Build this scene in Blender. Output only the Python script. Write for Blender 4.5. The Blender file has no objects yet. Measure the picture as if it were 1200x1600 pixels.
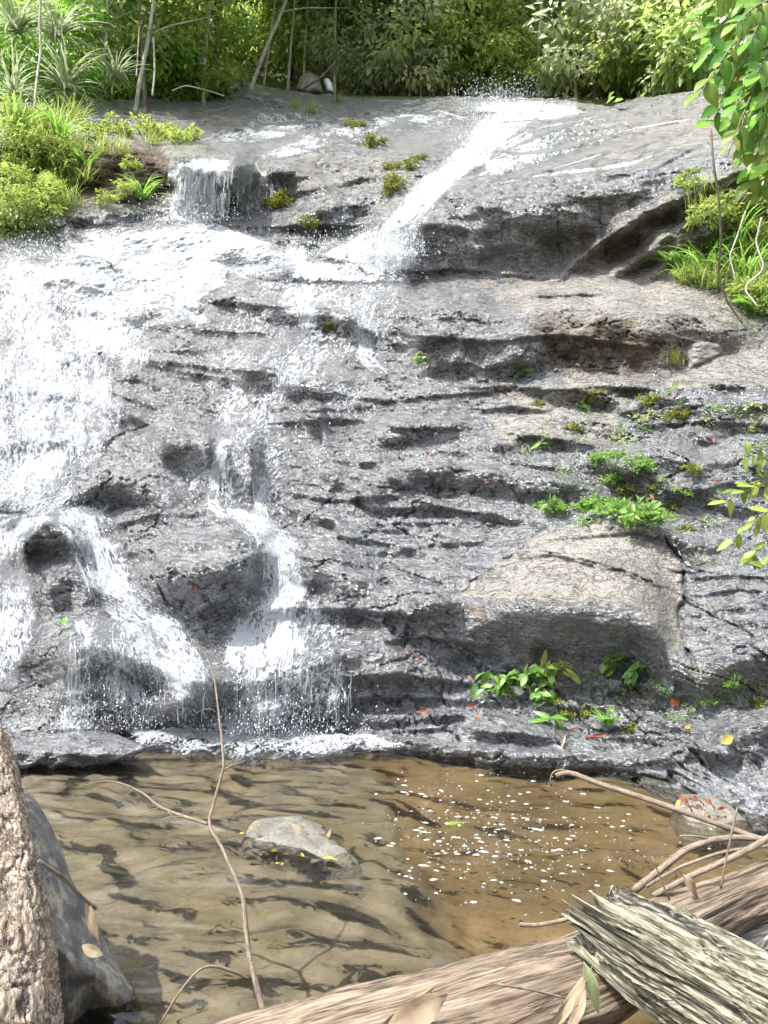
import bpy, math, random
import numpy as np
from mathutils import Vector, Matrix
random.seed(7); RNG = np.random.default_rng(7)
C = bpy.context.scene.collection
SC = bpy.context.scene

# ------------------------------------------------------------------ camera, sky, sun, exposure
F = 1208.0; CAMZ = 1.7                       # focal length in photo pixels, eye height over the pool
cam = bpy.data.cameras.new('camera'); cam_o = bpy.data.objects.new('camera', cam); C.objects.link(cam_o)
cam_o.location = (0, 0, CAMZ); cam_o.rotation_euler = (math.radians(90), 0, 0)
cam.sensor_fit = 'VERTICAL'; cam.sensor_height = 24; cam.lens = 24 * F / 1600
cam.clip_start = .05; cam.clip_end = 1500
SC.camera = cam_o
SUN_EL, SUN_AZ = math.radians(61), math.radians(-120)   # azimuth from +Y towards +X
w = bpy.data.worlds.new("World"); SC.world = w; w.use_nodes = True
nt = w.node_tree; nt.nodes.clear()
sky = nt.nodes.new('ShaderNodeTexSky'); sky.sky_type = 'NISHITA'; sky.sun_disc = False
sky.sun_elevation = SUN_EL; sky.sun_rotation = SUN_AZ; sky.dust_density = 3.5; sky.air_density = 1.0
hs = nt.nodes.new('ShaderNodeHueSaturation'); hs.inputs['Saturation'].default_value = .42
bg = nt.nodes.new('ShaderNodeBackground'); bg.inputs['Strength'].default_value = .15
wo = nt.nodes.new('ShaderNodeOutputWorld')
nt.links.new(sky.outputs[0], hs.inputs['Color']); nt.links.new(hs.outputs[0], bg.inputs[0]); nt.links.new(bg.outputs[0], wo.inputs[0])
sun = bpy.data.lights.new('sun', 'SUN'); sun.energy = 3.0; sun.angle = math.radians(.55); sun.color = (1, .96, .89)
sun_o = bpy.data.objects.new('sun', sun); C.objects.link(sun_o)
sd = Vector((math.sin(SUN_AZ)*math.cos(SUN_EL), math.cos(SUN_AZ)*math.cos(SUN_EL), math.sin(SUN_EL)))
sun_o.rotation_euler = (-sd).to_track_quat('-Z', 'Y').to_euler()
SC.view_settings.view_transform = 'Standard'; SC.view_settings.look = 'None'
SC.view_settings.exposure = 1.55; SC.view_settings.gamma = 1; SC.view_settings.use_curve_mapping = False
SC.cycles.max_bounces = 8; SC.cycles.transparent_max_bounces = 24
SC.cycles.caustics_reflective = False; SC.cycles.caustics_refractive = False
try: SC.cycles.sample_clamp_indirect = 4
except Exception: pass

# ------------------------------------------------------------------ noise and small maths
def _h(ix, iy, seed):
    n = (ix.astype(np.int64)*374761393 + iy.astype(np.int64)*668265263 + seed*974634777) & 0xffffffff
    n = ((n ^ (n >> 13)) * 1274126177) & 0xffffffff
    n = (n ^ (n >> 16)) & 0xffffffff
    return n
def vnoise(x, y, seed=0):                     # gradient noise, about -1..1
    x0 = np.floor(x); y0 = np.floor(y); fx = x-x0; fy = y-y0
    u = fx*fx*fx*(fx*(fx*6-15)+10); v = fy*fy*fy*(fy*(fy*6-15)+10)
    def g(dx, dy):
        a = _h(x0+dx, y0+dy, seed) * (2*math.pi/4294967296.0)
        return np.cos(a)*(fx-dx) + np.sin(a)*(fy-dy)
    a = g(0, 0)*(1-u) + g(1, 0)*u; b = g(0, 1)*(1-u) + g(1, 1)*u
    return 1.55*(a*(1-v) + b*v)
def fbm(x, y, o=4, seed=0, gain=.5):
    s = 0; a = 1; t = 0
    for k in range(o):
        s = s + a*vnoise(x*2**k+k*7.3, y*2**k-k*3.1, seed+k); t += a; a *= gain
    return s/t
def sm(a, b, x):
    t = np.clip((x-a)/(b-a), 0, 1); return t*t*(3-2*t)
def blur(a, s, axis):
    r = int(3*s)+1; k = np.exp(-.5*(np.arange(-r, r+1)/s)**2); k /= k.sum()
    p = np.pad(a, [(r, r) if i == axis else (0, 0) for i in range(2)], mode='edge')
    o = np.zeros_like(a)
    for i, kk in enumerate(k):
        o += kk*(p[i:i+a.shape[0], :] if axis == 0 else p[:, i:i+a.shape[1]])
    return o
def blur2(a, sr, sc): return blur(blur(a, sr, 0), sc, 1)

# ------------------------------------------------------------------ mesh helpers
def mesh_np(name, V, Fq, mat, parent=None, smooth=True, attrs=None, quads=True, fattrs=None):
    me = bpy.data.meshes.new(name)
    V = np.asarray(V, np.float32); Fq = np.asarray(Fq, np.int32); n = Fq.shape[1]
    me.vertices.add(len(V)); me.vertices.foreach_set('co', V.ravel())
    me.loops.add(Fq.size); me.loops.foreach_set('vertex_index', Fq.ravel())
    me.polygons.add(len(Fq)); me.polygons.foreach_set('loop_start', np.arange(len(Fq), dtype=np.int32)*n)
    me.polygons.foreach_set('loop_total', np.full(len(Fq), n, np.int32))
    if smooth: me.polygons.foreach_set('use_smooth', np.ones(len(Fq), bool))
    me.update(calc_edges=True)
    for k, a in (attrs or {}).items():
        a = np.asarray(a, np.float32)
        if a.ndim == 1:
            at = me.attributes.new(k, 'FLOAT', 'POINT'); at.data.foreach_set('value', a)
        else:
            at = me.attributes.new(k, 'FLOAT_VECTOR', 'POINT'); at.data.foreach_set('vector', a.ravel())
    if mat: me.materials.append(mat)
    o = bpy.data.objects.new(name, me); C.objects.link(o)
    if parent: o.parent = parent
    return o
def inst(name, me, parent=None, M=None):
    o = bpy.data.objects.new(name, me); C.objects.link(o)
    if parent: o.parent = parent
    if M is not None: o.matrix_local = M
    return o
def tag(o, label=None, cat=None, group=None, kind=None):
    if label: o['label'] = label
    if cat: o['category'] = cat
    if group: o['group'] = group
    if kind: o['kind'] = kind
    return o
def grid_faces(nr, nc):
    i = np.arange(nr-1)[:, None]*nc + np.arange(nc-1)[None, :]
    return np.stack([i, i+1, i+nc+1, i+nc], -1).reshape(-1, 4)

# ------------------------------------------------------------------ material helpers
def new_mat(name):
    m = bpy.data.materials.new(name); m.use_nodes = True
    t = m.node_tree; t.nodes.clear(); o = t.nodes.new('ShaderNodeOutputMaterial'); return m, t, o
class N:
    """tiny node-graph writer"""
    def __init__(s, t): s.t = t
    def n(s, typ, **kw):
        nd = s.t.nodes.new('ShaderNode'+typ)
        for k, v in kw.items(): setattr(nd, k, v)
        return nd
    def set(s, sock, v):
        if isinstance(v, bpy.types.NodeSocket): s.t.links.new(v, sock)
        elif v is not None: sock.default_value = v
    def math(s, op, a, b=None, c=None, clamp=False):
        nd = s.n('Math', operation=op, use_clamp=clamp); s.set(nd.inputs[0], a)
        if b is not None: s.set(nd.inputs[1], b)
        if c is not None: s.set(nd.inputs[2], c)
        return nd.outputs[0]
    def mr(s, v, a, b, c=0., d=1., smooth=False):
        nd = s.n('MapRange'); nd.interpolation_type = 'SMOOTHSTEP' if smooth else 'LINEAR'
        for i, x in enumerate((v, a, b, c, d)): s.set(nd.inputs[i], x)
        return nd.outputs[0]
    def mix(s, f, a, b, blend='MIX'):
        nd = s.n('Mix', data_type='RGBA', blend_type=blend); s.set(nd.inputs[0], f)
        s.set(nd.inputs[6], a if not isinstance(a, tuple) else (*a, 1)); s.set(nd.inputs[7], b if not isinstance(b, tuple) else (*b, 1))
        return nd.outputs[2]
    def noise(s, vec, scale, detail=3, rough=.5, dist=0.):
        nd = s.n('TexNoise'); s.set(nd.inputs['Vector'], vec); nd.inputs['Scale'].default_value = scale
        nd.inputs['Detail'].default_value = detail; nd.inputs['Roughness'].default_value = rough; nd.inputs['Distortion'].default_value = dist
        return nd.outputs[0]
    def vor(s, vec, scale, feature='F1', out=0, rand=1.):
        nd = s.n('TexVoronoi', feature=feature); s.set(nd.inputs['Vector'], vec); nd.inputs['Scale'].default_value = scale
        nd.inputs['Randomness'].default_value = rand
        return nd.outputs[out]
    def attr(s, name, out=2): nd = s.n('Attribute', attribute_name=name); return nd.outputs[out]
    def pos(s): return s.n('NewGeometry').outputs['Position']
    def obj(s): return s.n('TexCoord').outputs['Object']
    def vmul(s, v, k): nd = s.n('VectorMath', operation='MULTIPLY'); s.set(nd.inputs[0], v); nd.inputs[1].default_value = k; return nd.outputs[0]
    def vadd(s, v, k): nd = s.n('VectorMath', operation='ADD'); s.set(nd.inputs[0], v); s.set(nd.inputs[1], k); return nd.outputs[0]
    def bump(s, h, strength=.5, dist=.02, normal=None):
        nd = s.n('Bump'); nd.inputs['Strength'].default_value = strength; nd.inputs['Distance'].default_value = dist
        s.set(nd.inputs['Height'], h); s.set(nd.inputs['Normal'], normal); return nd.outputs[0]
    def bsdf(s, col, rough, normal=None, spec=.5, **kw):
        nd = s.n('BsdfPrincipled'); s.set(nd.inputs['Base Color'], col if not isinstance(col, tuple) else (*col, 1))
        s.set(nd.inputs['Roughness'], rough); s.set(nd.inputs['Normal'], normal); s.set(nd.inputs['Specular IOR Level'], spec)
        for k, v in kw.items(): s.set(nd.inputs[k.replace('_', ' ')], v)
        return nd.outputs[0]
    def mixs(s, f, a, b):
        nd = s.n('MixShader'); s.set(nd.inputs[0], f); s.t.links.new(a, nd.inputs[1]); s.t.links.new(b, nd.inputs[2]); return nd.outputs[0]

def rock_material():
    m, t, o = new_mat('wet_rock'); n = N(t); p = n.pos()
    dry = n.attr('dry'); brown = n.attr('brown'); moss = n.attr('moss')
    big = n.noise(p, 1.6, 5, .6); mid = n.noise(p, 9, 4, .6); fine = n.noise(p, 70, 3, .6); sp = n.noise(p, 190, 2, .7)
    strat = n.noise(n.vmul(p, (1.2, 1.2, 9)), 3, 4, .6)
    wet = n.mix(n.mr(mid, .35, .68), (.078, .084, .092), (.185, .197, .212))
    wet = n.mix(n.mr(strat, .45, .7, 0, .6), wet, (.145, .15, .155))
    dcol = n.mix(n.mr(big, .35, .65), (.20, .19, .17), (.33, .312, .28))
    dcol = n.mix(n.mr(sp, .48, .62), dcol, (.13, .125, .12), 'MIX')
    dcol = n.mix(n.mr(fine, .6, .72, 0, .7), dcol, (.38, .37, .35))
    dry2 = n.mr(n.math('ADD', dry, n.mr(n.noise(p, 4.5, 5, .65), .3, .7, -.35, .35)), .42, .62, smooth=True)
    dry2 = n.math('MULTIPLY', dry2, n.mr(dry, 0.02, .2))
    col = n.mix(dry2, wet, dcol)
    bcol = n.mix(n.mr(mid, .4, .65), (.06, .043, .03), (.17, .12, .075))
    b2 = n.mr(n.math('ADD', brown, n.mr(n.noise(p, 6, 4, .6), .3, .7, -.3, .3)), .4, .75, smooth=True)
    col = n.mix(n.math('MULTIPLY', b2, .85), col, bcol)
    mcol = n.mix(n.mr(fine, .4, .65), (.035, .05, .018), (.10, .115, .04))
    m2 = n.mr(n.math('ADD', moss, n.mr(n.noise(p, 12, 4, .65), .3, .7, -.35, .35)), .42, .68, smooth=True)
    col = n.mix(n.math('MULTIPLY', m2, .8), col, mcol)
    # thin cracks, their dark painted into the colour as lines
    seam = n.mr(n.math('ABSOLUTE', n.math('SUBTRACT', n.noise(n.vmul(p, (.8, .8, 2.2)), 2.1, 5, .6, .6), .5)), 0, .008, 1, 0)
    col = n.mix(n.math('MULTIPLY', seam, .75), col, (.02, .02, .022))
    seam2 = n.mr(n.math('ABSOLUTE', n.math('SUBTRACT', n.noise(n.vmul(p, (.9, .9, 4.2)), 3.3, 4, .55, .9), .5)), 0, .007, 1, 0); col = n.mix(n.math('MULTIPLY', seam2, .6), col, (.03, .03, .033))
    rw = n.mr(mid, .3, .7, .15, .34)
    rough = n.mix(dry2, rw, (.82, .82, .82)); rough = n.mix(n.math('MULTIPLY', m2, .8), rough, (.8, .8, .8))
    pit = n.vor(n.vadd(p, n.vmul(n.n('TexNoise').outputs[1], (.0, .0, .0))), 34, 'SMOOTH_F1')
    h = n.math('ADD', n.math('MULTIPLY', n.noise(n.vmul(p, (1, 1, 1.6)), 24, 4, .68), 1.0), n.math('MULTIPLY', pit, .5))
    h = n.math('ADD', h, n.math('MULTIPLY', n.noise(n.vmul(p, (1, 1, 3)), 14, 5, .6), 1.1))
    fis = n.mr(n.math('ABSOLUTE', n.math('SUBTRACT', n.noise(n.vmul(p, (1, 1, 3.2)), 4.5, 5, .6, .8), .5)), 0, .018, 0, 1)
    h = n.math('ADD', h, n.math('MULTIPLY', fis, .9))
    nb = n.bump(h, .95, .04)
    sh = n.bsdf(col, rough, nb, n.mr(dry2, 0, 1, 1.0, .3))
    nd = sh.node; nd.inputs['Coat Weight'].default_value = 0; n.set(nd.inputs['Coat Weight'], n.mr(dry2, 0, 1, .9, 0)); nd.inputs['Coat Roughness'].default_value = .16; nd.inputs['Coat IOR'].default_value = 1.6
    n.set(nd.inputs['Coat Normal'], n.bump(h, .8, .035))
    t.links.new(sh, o.inputs[0]); return m

def foam_material(name, sx, sy, sharp=.12, lace=.5):
    """white water: opaque foam where the flow noise is under the foam amount, clear between"""
    m, t, o = new_mat(name); n = N(t)
    fl = n.attr('flow', 1); foam = n.attr('foam'); p = n.pos()
    a = n.noise(n.vmul(fl, (sx, sy, 1)), 1, 5, .6, .9)
    b = n.noise(n.vmul(fl, (sx*2.6, sy*2.2, 1)), 1, 4, .6, .6)
    c = n.noise(p, 85, 2, .6)
    web = n.mr(n.math('ABSOLUTE', n.math('SUBTRACT', b, .5)), 0, .11, .68, .30); web2 = n.mr(n.math('ABSOLUTE', n.math('SUBTRACT', a, .5)), 0, .10, .66, .34)
    lo = n.noise(n.vmul(fl, (sx*.22, sy*.3, 1)), 1, 3, .5, .4)
    v = n.math('ADD', n.math('MULTIPLY', n.mix(lace, a, web2), .36), n.math('ADD', n.math('MULTIPLY', n.mix(lace, b, web), .34), n.math('ADD', n.math('MULTIPLY', c, .06), n.math('MULTIPLY', lo, .24))))
    v = n.mr(v, .36, .63); foam = n.math('MULTIPLY', foam, .80)
    al = n.mr(n.math('ADD', v, foam), 1-sharp, 1+sharp, smooth=True)
    h = n.math('ADD', n.math('MULTIPLY', b, .8), n.math('MULTIPLY', a, .9))
    h = n.math('ADD', h, n.math('MULTIPLY', n.noise(p, 60, 4, .7), .8))
    nb = n.bump(h, .9, .05)
    white = n.bsdf((.60, .635, .68), .35, nb, .5)
    white.node.inputs['Subsurface Weight'].default_value = 0
    tl = n.n('BsdfTranslucent'); tl.inputs[0].default_value = (.70, .78, .86, 1); n.set(tl.inputs['Normal'], nb)
    wsh = n.mixs(.22, white, tl.outputs[0])
    tr = n.n('BsdfTransparent'); gl = n.n('BsdfGlossy'); gl.inputs['Roughness'].default_value = .10; n.set(gl.inputs['Normal'], nb)
    fr = n.n('Fresnel'); fr.inputs[0].default_value = 1.33; n.set(fr.inputs[1], nb)
    film = n.mixs(n.math('MULTIPLY', fr.outputs[0], n.mr(foam, .02, .4, 0, .6)), tr.outputs[0], gl.outputs[0])
    t.links.new(n.mixs(al, film, wsh), o.inputs[0]); return m

def pool_material():
    m, t, o = new_mat('pool_water'); n = N(t); p = n.pos()
    r = n.attr('ripple')
    h1 = n.noise(n.vmul(p, (1, 1.7, 1)), 1.9, 1.2, .35, 1.5); h2 = n.noise(n.vmul(p, (1, 1.5, 1)), 8.0, 1.5, .45, 1.5)
    h = n.math('ADD', h1, n.math('MULTIPLY', h2, .15))
    nb = n.bump(n.math('MULTIPLY', h, r), .9, .055)
    tr = n.n('BsdfTransparent'); tr.inputs[0].default_value = (.88, .85, .79, 1)
    gl = n.n('BsdfGlossy'); gl.inputs['Roughness'].default_value = .10; n.set(gl.inputs['Normal'], nb)
    fr = n.n('Fresnel'); fr.inputs[0].default_value = 1.7; n.set(fr.inputs[1], nb)
    t.links.new(n.mixs(fr.outputs[0], tr.outputs[0], gl.outputs[0]), o.inputs[0]); return m

def bed_material():
    m, t, o = new_mat('pool_bed'); n = N(t); p = n.pos(); sl = n.attr('slab')
    a = n.noise(p, 1.6, 4, .55); b = n.noise(p, 5, 3, .5); c = n.noise(p, 40, 3, .6)
    deep = n.mix(n.mr(a, .35, .65), (.10, .074, .036), (.19, .142, .075)); deep = n.mix(n.mr(b, .5, .7, 0, .5), deep, (.14, .12, .05))
    slab = n.mix(n.mr(b, .35, .65), (.115, .102, .074), (.20, .18, .135)); slab = n.mix(n.mr(a, .5, .7), slab, (.13, .115, .06))
    col = n.mix(n.mr(n.math('ADD', sl, n.mr(b, .3, .7, -.2, .2)), .3, .7), deep, slab)
    col = n.mix(n.mr(c, .55, .7, 0, .5), col, (.07, .055, .03))
    t.links.new(n.bsdf(col, .7, n.bump(n.math('ADD', b, n.math('MULTIPLY', c, .1)), .4, .03)), o.inputs[0]); return m

M_ROCK = rock_material(); M_POOL = pool_material(); M_BED = bed_material()
M_FALL = foam_material('falling_water', 15, 5, .09, .5)
M_RAPID = foam_material('rapid_water', 14, 7.5, .09, .6)
mt, t_, o_ = new_mat('water_strand'); n_ = N(t_); t_.links.new(n_.mixs(.35, n_.bsdf((.70, .75, .80), .15), n_.n('BsdfTransparent').outputs[0]), o_.inputs[0]); M_STRAND = mt
M_LACE = foam_material('thin_water', 8, 7, .07, 1.)

# ------------------------------------------------------------------ the rock face as a surface of real depth
# pixel (px,py) of the photo and depth d along +Y make a point; every relief below is in metres
def P3(px, py, d): return np.stack([(px-600)/F*d, d*np.ones_like(px), CAMZ+(800-py)/F*d], -1)
PX = np.concatenate([np.arange(-700, -60, 20.), np.arange(-60, 1260, 2.), np.arange(1260, 1900, 20.)])
PY = np.arange(96, 1320, 2.)
X, Y = np.meshgrid(PX, PY); NR, NCOL = X.shape
ridge_pts = [(-700, 150), (0, 160), (100, 158), (200, 156), (290, 138), (330, 114), (370, 124), (440, 140), (560, 153), (650, 156), (700, 150), (780, 152), (870, 154), (950, 166), (1000, 153), (1085, 142), (1200, 118), (1900, 100)]
ridge = np.interp(X, *zip(*ridge_pts)) + 2.5*vnoise(X/23, X*0, 5) + 2*vnoise(X/8, X*0, 6)
base_rows = [1320, 1260, 1200, 1100, 1000, 900, 800, 700, 600, 500, 430, 350, 300, 240, 200, 150, 96]
base_cols = [0, 300, 600, 900, 1200]
base_d = np.array([[5.5,5.75,5.55,5.05,4.3],[5.5,5.75,5.6,5.1,4.4],[5.6,5.8,5.7,5.2,4.75],[6.0,6.0,6.0,5.7,5.2],[6.4,6.4,6.4,6.2,5.8],[6.9,6.9,6.9,6.7,6.4],[7.4,7.4,7.5,7.3,7.0],
 [8.0,8.0,8.2,8.0,7.6],[8.7,8.8,9.0,8.8,8.2],[9.6,9.8,10,9.8,9.2],[10.3,10.6,10.8,10.6,9.8],[11.2,11.8,11.6,11.4,10.4],[11.8,12.4,12.4,12,10.9],
 [12.6,13.6,13.6,13,11.6],[13.4,15,15,14.2,12.3],[15,18,18,17,13.5],[16.4,20,20,19,14.6]])
Yc = np.maximum(Y, ridge)
def base_depth(x, y):
    cols = [np.interp(y, base_rows[::-1], base_d[::-1, j]) for j in range(5)]
    xx = np.clip(x, 0, 1200)/300; j = np.minimum(xx.astype(int), 3); f = xx-j; f = f*f*(3-2*f)*.5+f*.5
    A = np.stack(cols, 0)
    return np.take_along_axis(A, j[None], 0)[0]*(1-f) + np.take_along_axis(A, (j+1)[None], 0)[0]*f
D0 = base_depth(X, Yc); D0 = blur2(D0, 8, 8)
U = (X-600)/F*D0; Z = CAMZ+(800-Yc)/F*D0; MPP = D0/F

def poly_mask(pts, s=4):
    x = X; y = Y; ins = np.zeros(X.shape, bool); n = len(pts)
    for i in range(n):
        (x1, y1), (x2, y2) = pts[i], pts[(i+1) % n]
        if y1 == y2: continue
        c = ((y1 > y) != (y2 > y)) & (x < (x2-x1)*(y-y1)/(y2-y1)+x1); ins ^= c
    a = ins.astype(float)
    return blur2(a, s, s) if s else a

P = np.zeros_like(X)
JIT = 5*fbm(X/34, Y/34, 3, 11); JIT2 = fbm(X/60, Y/60, 2, 17)
def ledge(pts, h, k=1.1, t=None, jit=1., tap=.3):
    """a rock step: pts is its lip, h the height in px of the steep face under it, k how far it juts, t the tread above"""
    global P
    xs = np.array([p[0] for p in pts], float); ys = np.array([p[1] for p in pts], float)
    L = xs[-1]-xs[0]; x0 = xs[0]-.16*L; x1 = xs[-1]+.16*L; L = x1-x0
    ys0 = ys[0]+(ys[0]-ys[1])/(xs[1]-xs[0])*.16*L*.5; ys1 = ys[-1]+np.clip((ys[-1]-ys[-2])/(xs[-1]-xs[-2]), -1, 1)*.16*L*.5; xs = np.r_[x0, xs, x1]; ys = np.r_[ys0, ys, ys1]; t = t or h*2.2
    lip = np.interp(X, xs, ys) + jit*JIT*min(1, h/25)
    e = np.minimum((X-x0)/max(tap*L, 6), (x1-X)/max(tap*L, 6)); e = sm(0, 1, e)**.8
    hh = h*(.30+.70*e)*(1+.25*JIT2)
    v = lip-Y
    below = sm(0, 1, 1+v/hh)**.8
    above = np.clip(1-v/t, 0, 1)**1.35
    r = np.where(v < 0, np.where(v < -hh, 0, below), above)
    P = P + 1.2*k*h*MPP*e*r
L = ledge
# upper left bank and first falls
L([(-200,200),(40,195),(130,205),(270,232),(310,262)], 95, .9, 60); L([(-200,350),(60,343),(200,330),(270,322)], 22, 1)
L([(262,246),(300,243),(345,243),(392,246)], 88, 1.25, 40); L([(340,262),(395,258),(450,262),(500,286),(520,304)], 60, 1.0, 30)
L([(400,244),(455,232),(500,224),(560,240),(615,248),(660,242)], 66, .7, 60); L([(290,226),(345,229),(415,232)], 14, 1.4, 12)
L([(440,345),(520,322),(600,292),(660,272)], 40, .9, 40); L([(450,300),(520,287),(600,265)], 12, 1.2); L([(520,216),(560,214),(610,224)], 14, 1)
L([(600,200),(650,178),(700,182),(745,200)], 28, 1.1, 30); L([(640,235),(700,222),(745,232)], 60, .7, 30)
L([(330,345),(400,352),(480,350),(560,350)], 10, 1.2); L([(350,372),(430,374),(500,378)], 16, 1.1, 14)
for a in ([(290,190),(350,184),(400,188)], [(300,206),(380,200),(480,206)], [(380,170),(440,176),(540,170)], [(150,172),(230,178),(300,172)], [(340,150),(390,146),(430,152)], [(420,196),(500,190),(570,196)], [(560,176),(620,170),(680,178)], [(700,172),(800,178),(900,170)], [(760,192),(840,188),(900,186)]):
    L(a, 5, 2.6, 12)
# dome on the right and its wall
L([(640,336),(680,306),(720,290),(765,281),(850,276),(920,274),(1000,272),(1060,262),(1120,240),(1180,215)], 140, .85, 95, .35, .12)
for a, h in (([(720,262),(800,240),(860,236),(900,226),(960,212)], 5), ([(780,240),(850,208),(900,190),(960,178),(1040,172),(1090,165)], 7), ([(880,205),(960,198),(1020,186),(1090,180)], 6), ([(860,262),(930,240),(990,232),(1060,205)], 5), ([(960,272),(1020,262),(1070,236),(1120,215)], 6), ([(900,170),(970,168),(1050,160),(1090,150)], 5)):
    L(a, h, 2.2, 13, .8)
# slanting bank beside the vines
for a, h in (([(880,425),(940,375),(1000,335),(1080,300),(1150,268),(1240,240)], 26), ([(950,430),(1020,385),(1080,345),(1150,315),(1240,290)], 30), ([(1030,420),(1060,385),(1130,350),(1240,325)], 26)):
    L(a, h, 1.5, 30)
# islands in the left rapids
L([(110,402),(135,398),(160,404),(190,420)], 22, 1.2, 14); L([(325,392),(370,384),(410,392),(450,410)], 34, 1.1, 22)
L([(40,440),(90,430),(150,440),(180,455)], 26, .6, 30); L([(336,462),(370,460),(400,468),(440,480)], 20, 1.3, 26)
L([(405,490),(430,484),(480,492)], 22, 1.3, 20); L([(480,482),(520,478),(560,500),(572,512)], 34, 1.2, 22)
L([(200,556),(260,562),(350,574),(400,578)], 9, 1.6, 40); L([(370,578),(400,572),(450,588),(500,590),(560,592)], 28, 1.3, 60)
L([(185,590),(215,584),(245,602)], 16, 1.2); L([(150,640),(190,632),(230,655)], 18, 1); L([(0,690),(60,680),(130,700)], 20, .8)
L([(232,686),(270,670),(310,680),(345,694)], 70, 1.1, 40); L([(345,698),(375,690),(405,706)], 90, .9, 60)
L([(110,770),(150,752),(190,744),(240,758),(285,780)], 42, 1.1, 50); L([(-60,784),(0,776),(30,784),(50,800)], 34, 1.2, 20)
# middle and right ledges
L([(560,478),(620,474),(650,490),(690,482),(745,488),(800,500),(840,486),(900,478),(960,480),(1010,492),(1070,486),(1120,500)], 105, .95, 55, .8)
L([(640,424),(700,418),(760,422),(830,430),(900,438)], 7, 1.4, 14); L([(700,462),(800,460),(900,458),(1010,452)], 6, 1.6, 16, .5)
L([(470,640),(560,632),(640,640),(720,634)], 10, 1.2, 30)
L([(720,604),(800,600),(860,606),(930,600),(1010,606)], 8, 1.6, 14); L([(860,608),(960,600),(1040,604),(1130,600),(1260,604)], 16, 1.2, 30)
L([(860,616),(900,608),(950,616),(985,640)], 26, 1.1, 22); L([(980,640),(1020,622),(1080,618),(1140,628),(1240,620)], 34, 1.0, 20)
L([(780,678),(830,662),(880,655),(940,668),(1000,676)], 22, 1.2, 24); L([(760,694),(820,682),(880,678),(950,704),(990,716)], 28, 1.1, 20)
L([(730,640),(800,632),(860,640)], 12, 1.4, 14)
L([(560,680),(620,668),(690,664),(740,676),(790,694)], 40, 1.1, 40)
L([(590,752),(640,734),(700,728),(770,732),(850,744),(930,764)], 46, 1.15, 44)
L([(820,722),(900,716),(960,726),(1010,740)], 20, 1.1, 20); L([(960,722),(1000,706),(1060,706),(1100,722)], 70, .9, 30)
L([(1040,682),(1080,674),(1120,686)], 16, 1.4, 16); L([(1090,730),(1150,706),(1220,700)], 60, .8, 30); L([(1000,770),(1090,760),(1180,790)], 30, .9, 30)
L([(900,800),(980,806),(1060,838),(1120,850)], 24, 1.1, 16)
for a, h in (([(470,640),(500,660),(515,700)], 26), ([(500,735),(560,760),(600,800)], 26), ([(520,700),(570,712),(640,760)], 16), ([(450,790),(520,810),(560,850)], 20), ([(600,790),(680,790),(760,800),(840,816)], 16), ([(580,826),(660,824),(740,846),(830,850)], 11), ([(560,862),(640,856),(720,880),(790,880)], 14), ([(560,905),(640,896),(720,910)], 12), ([(620,815),(690,812),(760,826)], 8), ([(600,842),(680,842),(760,862)], 8)):
    L(a, h, 1.3, h*2.2)
for a, h in (([(330,470),(450,478),(600,462),(760,470),(900,455),(1050,470)], 8), ([(230,566),(400,600),(600,622),(800,606)], 9), ([(420,660),(520,650),(640,664),(760,664),(900,690)], 11), ([(450,706),(560,722),(680,700),(800,716),(900,735)], 11), ([(430,764),(520,778),(620,772),(720,794),(820,802)], 9),
  ([(440,832),(540,836),(640,852),(760,842)], 9), ([(470,866),(600,882),(700,896),(780,900)], 11), ([(150,826),(240,802),(320,800),(390,832)], 8), ([(170,866),(260,852),(350,852)], 8), ([(640,520),(760,530),(880,520),(1000,540)], 9), ([(560,1000),(660,992),(760,1004)], 10), ([(880,650),(980,664),(1100,655),(1230,664)], 9), ([(1060,770),(1140,752),(1240,760)], 9), ([(1080,930),(1150,918),(1240,924)], 7), ([(1080,985),(1150,968),(1240,976)], 8), ([(560,1145),(700,1134),(860,1148),(1000,1150),(1120,1176)], 9), ([(200,500),(300,512),(420,520)], 10), ([(60,470),(180,490),(300,480)], 10), ([(100,560),(200,540),(330,545)], 10), ([(60,620),(180,610),(260,640)], 10)):
    L(a, h, 1.5, h*3)
# tan boulder
L([(672,945),(730,932),(790,938),(850,930),(930,936),(985,945),(1025,980),(1052,1020)], 112, 1.0, 120, .7, .2)
L([(800,868),(860,860),(910,872),(970,886),(1030,912)], 12, 2.0, 26, .6); L([(830,845),(880,838),(950,832),(1000,828)], 8, 1.6, 18, .6)
L([(820,838),(880,822),(960,820),(1040,842),(1072,880)], 10, 1, 20)
# wet block right of it
L([(1068,905),(1100,898),(1150,896),(1260,900)], 8, 1.5, 16); L([(1066,1036),(1110,1040),(1150,1030),(1190,1010),(1260,1000)], 74, 1.1, 90)
L([(1070,960),(1130,950),(1200,940)], 12, 1.2, 24); L([(1110,1160),(1160,1140),(1260,1110)], 60, 1.0, 44)
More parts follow.
